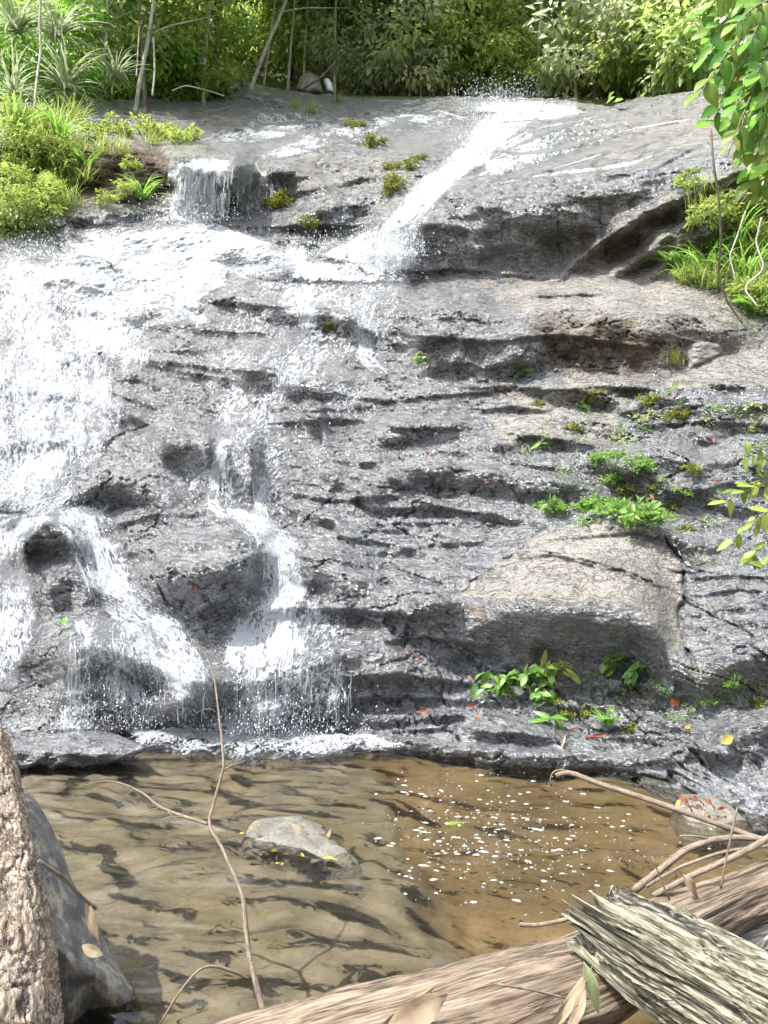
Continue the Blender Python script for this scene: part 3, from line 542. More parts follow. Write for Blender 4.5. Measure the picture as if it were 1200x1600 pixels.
octas('spray', allp, allr, alld, alle, M_DROP, 'white droplets thrown up all over the running water')

# ------------------------------------------------------------------ pool, bed and banks
def seg_d(x, y, pts):
    d = np.full(x.shape, 1e9)
    for (x1, y1), (x2, y2) in zip(pts[:-1], pts[1:]):
        t = np.clip(((x-x1)*(x2-x1)+(y-y1)*(y2-y1))/((x2-x1)**2+(y2-y1)**2), 0, 1); d = np.minimum(d, np.hypot(x-x1-t*(x2-x1), y-y1-t*(y2-y1)))
    return d
gx = np.concatenate([np.linspace(-30, -4, 40)[:-1], np.arange(-4, 4, .03), np.linspace(4, 30, 40)]); gy = np.concatenate([np.linspace(-30, 1.2, 50)[:-1], np.arange(1.2, 6.6, .03)])
BX, BY = np.meshgrid(gx, gy)
edge_w = [(at_z(*p).x, at_z(*p).y) for p in [(545,1180),(600,1240),(625,1300),(690,1400),(745,1480),(800,1600)]]
exw = .22*fbm(BX*0+2, BY*1.3, 3, 19)
ex = exw+np.interp(BY, [p[1] for p in edge_w][::-1], [p[0] for p in edge_w][::-1])+.06*fbm(BX*3, BY*3, 3, 5)
slab = sm(.22, -.16, BX-ex+.12*fbm(BX*7, BY*7, 3, 9))*sm(.15, .4, 5.4-BY+.3*fbm(BX*1.3, BY, 2, 8)+.3)
bz = -.20+.13*slab+.05*fbm(BX*1.5, BY*1.5, 4, 12)+.012*fbm(BX*9, BY*9, 2, 14)
bz = bz+.13*sm(4.0, 5.1, BY+.25*np.maximum(BX, 0))
bz = np.minimum(bz, -.055+.015*fbm(BX*2, BY*2, 2, 44))
bank = sm(3.6, 9, np.abs(BX)) + sm(2.0, .2, BY)*.75
bz = bz + bank*1.4 + .25*sm(.3, 1, bank)*fbm(BX*.8, BY*.8, 3, 15)
o = mesh_np('pool_bed', np.stack([BX, BY, bz], -1).reshape(-1, 3), grid_faces(*BX.shape), M_BED, attrs=dict(slab=slab.ravel())); tag(o, kind='structure')
wx = np.arange(-7, 7, .028); wy = np.arange(.3, 6.6, .028); WX, WY = np.meshgrid(wx, wy)
rip = .55+.45*sm(.4, -.6, WX)
wq = fbm(WX*1.2, WY*1.2, 2, 3)
wz = .028*rip*(vnoise(WX*2.1+1.2*wq+WY*.8, WY*5.2+1.1*wq, 33)+.35*vnoise(WX*5+wq*2, WY*9+WX*2, 35)) + .012*sm(4.9, 5.8, WY)*fbm(WX*8, WY*9, 3, 37)*sm(.6, -.2, WX)
o = mesh_np('pool_water', np.stack([WX, WY, wz], -1).reshape(-1, 3), grid_faces(*WX.shape), M_POOL, attrs=dict(ripple=rip.ravel())); tag(o, kind='structure')

# ------------------------------------------------------------------ wood, loose stones
def wood_mat(name, c1, c2, c3, sc=(3, 30, 30), bump=.6, dist=.006, rough=.8):
    m, t, o = new_mat(name); n = N(t); fl = n.attr('grain', 1); p = n.pos()
    a = n.noise(n.vmul(fl, sc), 1, 6, .65, .6); b = n.noise(n.vmul(fl, tuple(x*3 for x in sc)), 1, 4, .7); c = n.noise(p, 7, 4, .6)
    col = n.mix(n.mr(a, .38, .62), c1, c2); col = n.mix(n.mr(c, .5, .68, 0, .75), col, c3)
    col = n.mix(n.mr(b, .56, .68, 0, .6), col, tuple(x*.35 for x in c1)); ch = n.attr('char_crevice'); col = n.mix(n.mr(n.math('ADD', ch, n.mr(a, .3, .7, -.3, .3)), .35, .6), col, (.018, .018, .02))  # blackens charred wood, and on bark the painted dark of the cracks
    fi = n.mr(n.math('ABSOLUTE', n.math('SUBTRACT', n.noise(n.vmul(fl, tuple(x*.75 for x in sc)), 1, 5, .6, .4), .5)), 0, .03, 1, 0); col = n.mix(n.math('MULTIPLY', fi, .7), col, tuple(x*.25 for x in c1))
    gr = n.noise(n.vmul(fl, (sc[0]*4, sc[1]*7, sc[2]*7)), 1, 3, .7); col = n.mix(n.mr(gr, .45, .65, 0, .55), col, tuple(min(1, x*1.15) for x in c2)); col = n.mix(n.mr(gr, .52, .38, 0, .6), col, tuple(x*.5 for x in c1))
    h = n.math('SUBTRACT', n.math('ADD', n.math('ADD', a, n.math('MULTIPLY', gr, .3)), n.math('MULTIPLY', b, .5)), n.math('MULTIPLY', fi, .7))
    t.links.new(n.bsdf(col, rough, n.bump(h, bump, dist), .3), o.inputs[0]); return m
M_BARK = wood_mat('pale_bark', (.26, .20, .15), (.50, .41, .32), (.17, .16, .14), (22, 22, 22), 1., .008)
M_TRUNK = wood_mat('smooth_wood', (.10, .076, .056), (.25, .195, .145), (.12, .105, .08), (2, 26, 26), .7, .006)
M_WEATH = wood_mat('weathered_wood', (.085, .08, .055), (.40, .375, .29), (.16, .16, .10), (2.6, 26, 26), 1., .012)
M_TWIG = wood_mat('twig', (.14, .11, .085), (.26, .21, .16), (.12, .1, .08), (10, 60, 60), .4, .001)
M_PALET = wood_mat('pale_trunk', (.30, .28, .24), (.48, .46, .41), (.25, .25, .2), (2, 12, 12), .5, .01)
M_DARKT = wood_mat('dark_trunk', (.08, .065, .05), (.17, .14, .11), (.09, .1, .06), (2, 12, 12), .5, .01)

def frame_path(pts):
    pts = np.array(pts, float); T = np.gradient(pts, axis=0); T /= np.linalg.norm(T, axis=1)[:, None]
    ref = np.array([0, 0, 1.]) if abs(T[0][2]) < .8 else np.array([0, 1., 0]); A = []; a = ref-T[0]*ref.dot(T[0]); a /= np.linalg.norm(a)
    for t in T: a = a-t*a.dot(t); a /= np.linalg.norm(a); A.append(a.copy())
    A = np.array(A); return pts, T, A, np.cross(T, A)
def resample(pts, rad, step):
    pts = np.array(pts, float); rad = np.array(rad, float); l = np.r_[0, np.cumsum(np.linalg.norm(np.diff(pts, axis=0), axis=1))]
    n = max(3, int(l[-1]/step)); t = np.linspace(0, l[-1], n)
    P_ = np.stack([np.interp(t, l, pts[:, k]) for k in range(3)], 1)
    k = max(1, n//(len(pts)*3)); ker = np.ones(2*k+1)/(2*k+1)
    Q = np.stack([np.convolve(np.pad(P_[:, i], k, mode='reflect', reflect_type='odd'), ker, mode='valid') for i in range(3)], 1)
    return Q, np.interp(t, l, rad)
def tube(name, pts, rad, mat, parent=None, step=.03, seg=8, disp=None, caps=True, char_crevice=None, ends=None):
    p, r = resample(pts, rad, step); p, T, A, B = frame_path(p); n = len(p)
    th = np.linspace(0, 2*np.pi, seg, endpoint=False); l = np.r_[0, np.cumsum(np.linalg.norm(np.diff(p, axis=0), axis=1))]
    TH, LL = np.meshgrid(th, l); RR = r[:, None]*np.ones_like(TH)
    if disp is not None: RR = RR+disp(TH, LL, RR)
    V_ = p[:, None]+RR[..., None]*(np.cos(TH)[..., None]*A[:, None]+np.sin(TH)[..., None]*B[:, None])
    if ends is not None: V_ = V_+T[:, None]*ends(TH, LL, l[-1])[..., None]
    i = np.arange(n-1)[:, None]*seg+np.arange(seg)[None]; j = np.arange(n-1)[:, None]*seg+(np.arange(seg)[None]+1) % seg
    Fq = np.stack([i, j, j+seg, i+seg], -1).reshape(-1, 4)
    Vf = V_.reshape(-1, 3); g = np.stack([LL, np.cos(TH)*r.mean(), np.sin(TH)*r.mean()], -1).reshape(-1, 3); ch = (char_crevice(TH, LL) if char_crevice else 0*LL).ravel()
    if caps:
        rings = []; cur = Vf; base = len(Vf); allV = [Vf]; allG = [g]; allC = [ch]; FF = [Fq]
        for e, row in ((0, 0), (1, n-1)):
            ring = V_[row]; c = ring.mean(0); prev = row*seg+np.arange(seg); k0 = sum(len(a) for a in allV)
            for q, f in enumerate((.8, .5, .2, .02)):
                rr = c+(ring-c)*f + T[row]*(.02*r[row]*math.sin(q*7.)); allV.append(rr); allG.append(g[row*seg:(row+1)*seg]*[1, f, f]); allC.append(np.full(seg, .25))
                new = k0+np.arange(seg); a_, b_ = prev, np.roll(prev, -1); c_, d_ = np.roll(new, -1), new
                FF.append(np.stack([a_, b_, c_, d_] if e else [b_, a_, d_, c_], 1)); prev = new; k0 += seg
        Vf = np.concatenate(allV); g = np.concatenate(allG); ch = np.concatenate(allC); Fq = np.concatenate(FF)
    return mesh_np(name, Vf, Fq, mat, parent, attrs=dict(grain=g, char_crevice=ch))
def pp(px, py, d): return ((px-600)/F*d, d, CAMZ+(800-py)/F*d)
def worley(x, y, seed):
    x0 = np.floor(x); y0 = np.floor(y); f1 = np.full(x.shape, 9.); f2 = f1.copy()
    for i in (-1, 0, 1):
        for j in (-1, 0, 1):
            a = _h(x0+i, y0+j, seed)/4294967296.0; b = _h(x0+i, y0+j, seed+7)/4294967296.0
            d = np.hypot(x0+i+a-x, y0+j+b-y); f2 = np.where(d < f1, f1, np.minimum(f2, d)); f1 = np.minimum(f1, d)
    return f1, f2
def bark_cells(T_, L_):
    x = T_*2.6; y = L_*9.; x = x+.45*fbm(x*1.1, y*1.1, 3, 3); y = y+.5*fbm(x*1.2, y*1.2, 3, 4); f1, f2 = worley(x, y, 5); w2 = worley(x*2.7, y*2.4, 6); return f2-f1, w2[1]-w2[0], x, y
def bark_disp(T_, L_, R_):
    a, b, x, y = bark_cells(T_, L_); rag = .5+.5*np.clip(fbm(x*.7, y*.7, 2, 12)*2, -1, 1)
    return .012*sm(.0, .09, a)*(.5+.5*rag) + .005*sm(0, .07, b)*rag + .012*fbm(T_*2, L_*6, 3, 8) + .009*fbm(x*5, y*5, 4, 9, .65) - .006*np.abs(fbm(x*2.5, y*2, 3, 16))
def bark_crevice(T_, L_): a, b, x, y = bark_cells(T_, L_); return np.clip(.6*(1-sm(0, .10, a))+.32*(1-sm(0, .08, b))+.15*sm(0, .5, fbm(x, y, 2, 15)), 0, 1)  # crevice shade painted into the bark colour, plus random dark patches
o = tube('bark_trunk', [pp(-30, 1720, 2.1), pp(-30, 1620, 2.12), pp(-30, 1480, 2.25), pp(-46, 1330, 2.45), pp(-62, 1190, 2.7), pp(-64, 1165, 2.75)], [.19, .19, .178, .168, .15, .14], M_BARK, step=.006, seg=220, disp=bark_disp, char_crevice=bark_crevice, ends=lambda t, l, m: .05*vnoise(t*3, l*0, 2)*sm(.8, 1, l/m))
tag(o, 'thick tree trunk with flaking pale bark at the lower left edge', 'tree trunk')
def log_disp(T_, L_, R_): return .006*fbm(np.cos(T_)*9, np.sin(T_)*9+L_*2.5, 3, 18)+.014*fbm(np.cos(T_)*3+5, np.sin(T_)*3+L_*1.2, 3, 12)+.016*fbm(np.cos(T_)*1.2+L_*1.5, np.sin(T_)*1.2, 2, 13)-.006*np.clip(.15-np.abs(fbm(T_*4, L_*2.2, 3, 14)), 0, 1)/.15
o = tube('driftwood_log', [pp(150, 1790, 1.98), pp(330, 1712, 2.05), pp(560, 1640, 2.15), pp(760, 1585, 2.28), pp(930, 1530, 2.42), pp(1040, 1462, 2.62), pp(1160, 1404, 2.8), pp(1330, 1340, 2.95)], [.15, .15, .15, .145, .13, .11, .09, .085], M_TRUNK, step=.008, seg=110, disp=log_disp)
tag(o, 'smooth reddish-brown driftwood trunk lying across the bottom of the pool', 'log')
def wdisp(T_, L_, R_):
    T_ = np.mod(T_+np.pi, 2*np.pi); w_ = .35*fbm(L_*2.0, T_*.9, 3, 3); x = T_+w_
    g0 = np.abs(fbm(x*1.7, L_*.8, 2, 20)); g1 = np.abs(fbm(x*5.3, L_*1.4, 3, 21)); g2 = fbm(x*14, L_*3.2, 3, 22, .65)
    st = fbm(x*2.6, L_*2.4, 2, 26); st = np.floor(st*5)/5
    return -.030*np.clip(.14-g0, 0, 1)/.14-.016*np.clip(.12-g1, 0, 1)/.12+.006*g2+.022*st+.018*fbm(T_*1.3, L_*3, 2, 23)+.006*fbm(x*30, L_*9, 2, 27)
def wends(T_, L_, m):
    j = .11*vnoise(T_*2.4, 0*T_, 31)+.07*vnoise(T_*7, 0*T_, 32)+.035*vnoise(T_*19, 0*T_, 33)
    return j*np.exp(-L_/.06)-.10*np.exp(-((T_-1.2)/.4)**2)*np.exp(-L_/.06)
o = tube('weathered_log', [pp(945, 1440, 2.38), pp(1012, 1482, 2.32), pp(1095, 1532, 2.25), pp(1205, 1594, 2.18), pp(1400, 1690, 2.05)], [.125, .145, .155, .165, .175], M_WEATH, step=.005, seg=300, disp=wdisp, ends=wends,
   char_crevice=lambda t, l: sm(.5, 1.5, np.exp(-((np.mod(t+1.0, 2*np.pi)-1.0)/.5)**2)*1.7)*sm(.5, .1, l)*.9+.5*np.exp(-l/.02)*(vnoise(t*2, l*0, 4) > 0))
tag(o, 'grey-green splintered log with a jagged broken end', 'log')
o = tube('log', [pp(1120, 1492, 2.75), pp(1200, 1466, 2.75), pp(1330, 1440, 2.75)], [.045, .05, .055], M_PALET, step=.01, seg=40, disp=lambda t, l, r: .004*fbm(t*2, l*5, 2, 3)); tag(o, 'short pale log end under the driftwood at the right edge', 'log')
def stick(name, pts, r0, r1, label, mat=None, cat='stick', kids=(), step=.02, seg=7):
    pts = [pp(*q) for q in pts]; n = len(pts); m = mat or M_TWIG
    dz = lambda t, l, r: .18*r*vnoise(l*30, t, 2)
    if kids:
        root = bpy.data.objects.new(name, None); C.objects.link(root); root.location = pts[0]; inv = Matrix.Translation(-Vector(pts[0]))
        k = tube('stem', pts, np.linspace(r0, r1, n), m, root, step, seg, dz); k.matrix_local = inv
        for kp, ka, kb in kids:
            kp = [pp(*q) for q in kp]; k = tube('side_shoot', kp, np.linspace(ka, kb, len(kp)), m, root, step, seg, dz); k.matrix_local = inv
        tag(root, label, cat); return root
    o = tube(name, pts, np.linspace(r0, r1, n), m, None, step, seg, dz); tag(o, label, cat); return o
stick('branch', [(440,1680,2.3),(413,1585,2.45),(390,1500,2.55),(385,1460,2.6),(380,1400,2.66),(350,1330,2.74),(325,1287,2.8),(338,1240,2.86),(350,1200,2.9),(346,1150,2.98),(340,1100,3.04),(335,1060,3.1),(322,1020,3.15),(300,1000,3.15)], .011, .0015, 'thin forked bare branch standing up out of the pool in front of the falls', kids=[
  ([(325,1287,2.8),(285,1275,2.85),(250,1262,2.9),(225,1240,2.95),(195,1225,3.0),(165,1219,3.0),(130,1228,3.02)], .007, .0015), ([(250,1262,2.9),(228,1266,2.9),(210,1282,2.9)], .003, .001), ([(292,1278,2.85),(265,1274,2.82),(240,1288,2.8)], .003, .001),
  ([(262,1266,2.88),(270,1280,2.85),(285,1282,2.85)], .0025, .001), ([(350,1202,2.9),(365,1195,2.92),(384,1188,2.95)], .004, .0015), ([(392,1530,2.52),(365,1518,2.5),(335,1508,2.48),(312,1512,2.45),(280,1550,2.4),(250,1600,2.36)], .006, .003), ([(206,1235,2.97),(195,1245,2.97),(188,1253,2.97)], .002, .001), ([(336,1110,3.04),(322,1104,3.05),(310,1112,3.06)], .0015, .0008)])
stick('stick', [(868,1212,3.6),(884,1204,3.6),(940,1226,3.55),(1010,1248,3.5),(1090,1276,3.4),(1190,1312,3.3),(1260,1340,3.2)], .013, .013, 'long straight brown stick slanting over the right side of the pool', kids=[([(884,1204,3.6),(872,1200,3.6),(858,1212,3.6),(862,1228,3.6)], .006, .002)])
stick('stick', [(990,1392,3.0),(1030,1360,3.0),(1070,1328,3.0),(1110,1312,3.0),(1150,1308,3.0),(1210,1312,3.0)], .015, .011, 'curved grey-brown stick rising from behind the splintered log', kids=[([(1115,1312,3.0),(1090,1306,3.0),(1062,1306,3.0)], .005, .004)])
stick('stick', [(1020,1400,2.7),(1080,1368,2.72),(1140,1342,2.75),(1180,1322,2.8),(1230,1290,2.8)], .010, .012, 'straight tan stick resting on the reddish driftwood trunk')
stick('stick', [(1010,1385,2.85),(1060,1355,2.85),(1130,1330,2.85),(1230,1318,2.85)], .006, .006, 'slim pale stick beside the curved grey-brown stick')
stick('stick', [(812,1444,2.75),(830,1447,2.75),(870,1440,2.7),(915,1428,2.65)], .008, .007, 'short stub of stick poking left from the broken log end')
stick('twig', [(1126,1388,2.6),(1135,1340,2.6),(1146,1290,2.6),(1152,1262,2.6)], .004, .003, 'thin upright twig in front of the tan stick')
stick('twig', [(1046,1406,2.5),(1035,1380,2.5),(1024,1352,2.5),(1018,1338,2.5)], .003, .002, 'small dark upright twig by the top of the splintered log')
stick('twig', [(777,1538,2.1),(830,1546,2.12),(885,1560,2.15)], .004, .003, 'thin reddish twig lying on the driftwood trunk')
stick('vine', [(60,1345,2.35),(100,1372,2.4),(125,1400,2.42),(150,1420,2.45)], .006, .005, 'dry flat vine hanging over the grey boulder at lower left', mat=M_TRUNK)

def stone_mat(name, c1, c2, c3, rough=.7, sc=1., wet=0.):
    m, t, o = new_mat(name); n = N(t); p = n.pos()
    a = n.noise(p, 4*sc, 5, .6); b = n.noise(p, 22*sc, 4, .65); c = n.noise(n.vmul(p, (1, 1, 1)), 160*sc, 2, .7)
    col = n.mix(n.mr(a, .36, .64), c1, c2); col = n.mix(n.mr(b, .5, .66, 0, .8), col, c3); col = n.mix(n.mr(c, .56, .66, 0, .7), col, tuple(x*.3 for x in c1))
    h = n.math('ADD', b, n.math('MULTIPLY', c, .25)); nb = n.bump(n.math('ADD', h, a), .8, .02)
    t.links.new(n.bsdf(col, rough, nb, .5, Coat_Weight=wet), o.inputs[0]); return m
M_STONE1 = stone_mat('grey_lichen_stone', (.10, .10, .10), (.20, .195, .185), (.36, .33, .26), .55, 1.4)
M_STONE2 = stone_mat('wet_flat_stone', (.06, .06, .045), (.17, .165, .13), (.09, .085, .045), .3, 1.3, .6)
M_STONE3 = stone_mat('granite_stone', (.28, .27, .24), (.42, .41, .37), (.18, .18, .17), .7, 1.4)
M_STONE4 = stone_mat('gravelly_stone', (.13, .125, .105), (.24, .23, .195), (.09, .09, .075), .45, 1.8, .3)
def slate():
    m, t, o = new_mat('streaked_slate'); n = N(t); p = n.pos(); mp = n.n('Mapping'); n.set(mp.inputs[0], p); mp.inputs['Rotation'].default_value = (0, math.radians(-22), 0); mp.inputs['Scale'].default_value = (26, 20, 5)
    a = n.noise(mp.outputs[0], 1, 5, .65, .5); b = n.noise(p, 9, 5, .6); c = n.noise(p, 120, 2, .7)
    col = n.mix(n.mr(b, .35, .65), (.10, .10, .102), (.22, .215, .205)); col = n.mix(n.math('MULTIPLY', n.mr(a, .48, .60), n.mr(b, .40, .52)), col, (.42, .38, .29)); col = n.mix(n.mr(c, .58, .68, 0, .7), col, (.04, .04, .04))
    t.links.new(n.bsdf(col, .5, n.bump(n.math('ADD', a, n.math('ADD', b, n.math('MULTIPLY', c, .25))), .9, .015)), o.inputs[0]); return m
M_SLATE = slate()
def pillow(name, pts, dfun, depth, mat, label, cat='boulder', rings=34, amp=.03, seed=1, power=2.2, step=7, facet=0.):
    """a stone with the given outline, its middle standing 'depth' nearer, closed behind"""
    pts = np.array(pts+[pts[0]], float); l = np.r_[0, np.cumsum(np.hypot(*np.diff(pts, axis=0).T))]; n = int(l[-1]/step)
    t = np.linspace(0, l[-1], n, endpoint=False); ox = np.interp(t, l, pts[:, 0]); oy = np.interp(t, l, pts[:, 1])
    k = np.ones(3)/3; ox = np.convolve(np.r_[ox[-1], ox, ox[0]], k, 'valid'); oy = np.convolve(np.r_[oy[-1], oy, oy[0]], k, 'valid'); cx, cy = ox.mean(), oy.mean()
    VV = []; 
    for side in (1, -1):
        rr = np.linspace(1, 0.02, rings) if side == 1 else np.linspace(.97, .02, rings//2)
        for r in rr:
            px = cx+(ox-cx)*r; py = cy+(oy-cy)*r; b = (1-r**power)**(1/power)
            d = dfun(px, py)-side*depth*b*(1+.0*px)
            if side == -1: d = dfun(px, py)+depth*.8*b
            d = d - amp*(fbm(px/90+seed, py/90, 4, seed)*2+.35*fbm(px/18, py/18, 3, seed+3))*min(1, 3*(1-r)+.2) - facet*np.abs(vnoise(px/70+seed, py/140, seed+5))*b
            VV.append(P3(px, py, d))
    nr = rings; V_ = np.concatenate(VV); m = n; FF = []
    def strip(a, b, flip):
        i = a*m+np.arange(m); j = a*m+(np.arange(m)+1) % m; k_ = b*m+(np.arange(m)+1) % m; q = b*m+np.arange(m)
        FF.append(np.stack([i, q, k_, j] if flip else [i, j, k_, q], 1))
    for a in range(nr-1): strip(a, a+1, True)
    strip(0, nr, False)
    for a in range(nr, nr+rings//2-1): strip(a, a+1, False)
    o = mesh_np(name, V_, np.concatenate(FF), mat); tag(o, label, cat); return o
pillow('boulder', [(20,1225),(48,1238),(72,1275),(100,1335),(112,1375),(150,1440),(178,1500),(214,1552),(222,1580),(205,1592),(150,1600),(130,1660),(40,1680),(-40,1500),(-20,1300)], lambda x, y: 2.95-(y-1230)/370*.2, .30, M_SLATE, 'angular grey boulder with pale lichen beside the bark trunk', amp=.02, seed=4, power=1.5, facet=.05)
pillow('boulder', [(-60,1175),(0,1160),(60,1148),(120,1141),(170,1142),(205,1155),(232,1170),(200,1186),(150,1200),(120,1216),(60,1222),(-60,1235)], lambda x, y: np.interp(y+.06*(x-110)+6*vnoise(x/30, y*0, 3), [1142, 1172, 1180, 1235], [5.75, 5.16, 5.12, 5.42])+.05*vnoise(x/24, y/12, 8)+.02*vnoise(x/9, y/6, 9), .03, M_ROCK, 'flat wet greenish rock at the left end of the pool', amp=.07, seed=7, power=1.7)
def mound(name, pts, h, mat, label, z0=-.03, seed=1, tilt=(0, 0), amp=.02, cat='rock'):
    w3 = np.array([list(at_z(x, y, 0)) for x, y in pts+[pts[0]]]); l = np.r_[0, np.cumsum(np.linalg.norm(np.diff(w3, axis=0), axis=1))]; n = 90
    t = np.linspace(0, l[-1], n, endpoint=False); ox = np.interp(t, l, w3[:, 0]); oy = np.interp(t, l, w3[:, 1]); cx, cy = ox.mean(), oy.mean(); V_ = []
    rr = [1.25]+list(np.linspace(1.06, .02, 30))
    for r in rr:
        x = cx+(ox-cx)*r; y = cy+(oy-cy)*r; z = z0+(h-z0)*max(0, 1-r**2.2)**.6 if r < 1 else z0-(r-1)*.6
        z = z+amp*(fbm(x*5+seed, y*5, 3, seed)+.4*fbm(x*20, y*20, 3, seed+2))*min(1, 1.3-r*.8)+tilt[0]*(x-cx)+tilt[1]*(y-cy)
        V_.append(np.stack([x, y, z+0*x], 1))
    m = n; FF = [np.stack([a*m+np.arange(m), a*m+(np.arange(m)+1) % m, (a+1)*m+(np.arange(m)+1) % m, (a+1)*m+np.arange(m)], 1) for a in range(len(rr)-1)]
    o = mesh_np(name, np.concatenate(V_), np.concatenate(FF), mat); tag(o, label, cat); return o
mound('rock', [(380,1302),(388,1278),(430,1268),(470,1270),(505,1284),(535,1315),(562,1340),(520,1345),(460,1335),(410,1325),(382,1318)], .03, M_STONE4, 'speckled granite rock breaking the surface in mid pool with leaves on it', seed=3)
mound('rock', [(1050,1262),(1060,1240),(1110,1240),(1150,1262),(1175,1285),(1120,1296),(1070,1284)], .05, M_STONE4, 'low grey rock with dry leaves under the long slanting stick', seed=5)
mound('rock', [(1130,1228),(1170,1220),(1300,1215),(1300,1270),(1190,1258)], .14, M_ROCK, 'wet rock at the right end of the pool', seed=6)

mt, t_, o_ = new_mat('foam_fleck'); n_ = N(t_); t_.links.new(n_.bsdf((.27, .275, .27), .8), o_.inputs[0]); M_FLECK = mt
# foam flecks drifting on the pool
n = 560; cx = RNG.choice([760, 700, 830, 650, 900, 980], n, p=[.26, .2, .2, .14, .12, .08]); px = RNG.normal(cx, 60); py = 1300+RNG.normal(0, 55, n)+(px-760)*.05
ok = (py > 1205) & (py < 1440) & (px > 560+np.maximum(0, py-1300)*.75); px, py = px[ok], py[ok]
V_ = []; F_ = []; seg = 7
for a, b in zip(px, py):
    c = at_z(a, b, .012); r = .0018+.0095*random.random()**3.5; el = random.uniform(1.2, 2.6); ph = random.uniform(-.5, .3); k = len(V_)
    for j in range(seg):
        t = 2*math.pi*j/seg; x = r*el*math.cos(t)*random.uniform(.7, 1.2); y = r*math.sin(t)*random.uniform(.7, 1.2)
        V_.append((c.x+x*math.cos(ph)-y*math.sin(ph), c.y+x*math.sin(ph)+y*math.cos(ph), .012))
    for j in range(seg): v = V_[k+j]; V_.append((c.x+(v[0]-c.x)*.6, c.y+(v[1]-c.y)*.6, .0155))
    V_.append((c.x, c.y, .0165))
    for j in range(seg): j2 = (j+1) % seg; F_ += [(k+j, k+j2, k+seg+j2), (k+j, k+seg+j2, k+seg+j), (k+seg+j, k+seg+j2, k+2*seg)]
o = mesh_np('foam_flecks', V_, F_, M_FLECK); tag(o, 'white foam flecks floating on the brown side of the pool', 'foam', kind='stuff')
# foam along the foot of the falls, on the water
fx = np.linspace(190, 700, 240); fyy = np.linspace(0, 1, 26); FXX, FT = np.meshgrid(fx, fyy); top = np.interp(FXX, [190, 400, 520, 600, 700], [1148, 1150, 1156, 1160, 1178]); bot = np.interp(FXX, [190, 300, 400, 500, 580, 700], [1178, 1196, 1206, 1198, 1182, 1190])+3*vnoise(FXX/15, FXX*0, 4); PYY = top+(bot-top)*FT
PYY = PYY+0; dd = CAMZ*F/(PYY-800); xx = (FXX-600)/F*dd; fo = (1.12-1.0*FT)*sm(0, .12, 1-np.abs(FT-.4)*1.66)*sm(190, 230, FXX)*sm(700, 600, FXX)
zz = .03+.03*fo*(fbm(xx*7, dd*7, 3, 3)+.6)
o = mesh_np('water_foam', np.stack([xx, dd, zz], -1).reshape(-1, 3), grid_faces(*FXX.shape), M_RAPID, attrs=dict(foam=fo.ravel(), flow=np.stack([xx, dd, 0*xx], -1).reshape(-1, 3))); tag(o, 'band of churned foam where the falls meet the pool', 'foam', kind='stuff')

# ------------------------------------------------------------------ vegetation
def leaf_mat(name, c1, c2, c3, trans=.35, rough=.45):
    m, t, o = new_mat(name); n = N(t); ti = n.attr('tint'); oi = n.n('ObjectInfo').outputs['Random']; p = n.pos()
    v = n.math('ADD', ti, n.mr(oi, 0, 1, -.12, .12)); col = n.mix(n.mr(v, .05, .5), c1, c2); col = n.mix(n.mr(v, .5, 1.), col, c3)
    col = n.mix(n.mr(n.noise(p, 30, 2), .4, .7, 0, .3), col, c1)
    a = n.bsdf(col, rough, None, .5); tl = n.n('BsdfTranslucent'); n.set(tl.inputs[0], n.mix(.5, col, tuple(min(1, x*1.6) for x in c3)))
    t.links.new(n.mixs(trans, a, tl.outputs[0]), o.inputs[0]); return m
LG = leaf_mat('leaf_green', (.09, .17, .05), (.22, .35, .10), (.40, .54, .17), .6)
LL_ = leaf_mat('leaf_lime', (.13, .21, .04), (.27, .38, .08), (.52, .56, .18), .6)
LB = leaf_mat('leaf_bright', (.07, .19, .035), (.17, .38, .06), (.34, .55, .10), .5, .3)
LO = leaf_mat('leaf_olive', (.13, .18, .07), (.28, .36, .15), (.50, .55, .28), .6)
LP = leaf_mat('leaf_pale', (.20, .27, .13), (.38, .46, .26), (.62, .65, .42), .6)
LM = leaf_mat('leaf_mossy', (.07, .10, .02), (.16, .20, .035), (.34, .34, .06), .2)
LD = leaf_mat('leaf_dry', (.19, .135, .085), (.34, .26, .175), (.48, .40, .29), .2, .6)
LR = leaf_mat('leaf_rust', (.13, .035, .018), (.27, .085, .04), (.38, .18, .09), .2, .5)
LH = leaf_mat('herb_green', (.05, .13, .03), (.14, .29, .06), (.30, .46, .11), .4, .4)
LW = leaf_mat('weed_green', (.08, .15, .03), (.22, .32, .065), (.42, .48, .13), .45)
LS = leaf_mat('strap_leaf', (.14, .20, .09), (.28, .35, .18), (.46, .50, .32), .4)
LK = leaf_mat('leaf_brown', (.06, .04, .025), (.13, .085, .05), (.24, .17, .10), .1, .5)
LY = leaf_mat('leaf_yellow', (.30, .23, .06), (.46, .37, .09), (.58, .50, .14), .3, .5)
def norm(a): return a/np.maximum(1e-6, np.linalg.norm(a, axis=-1, keepdims=True))
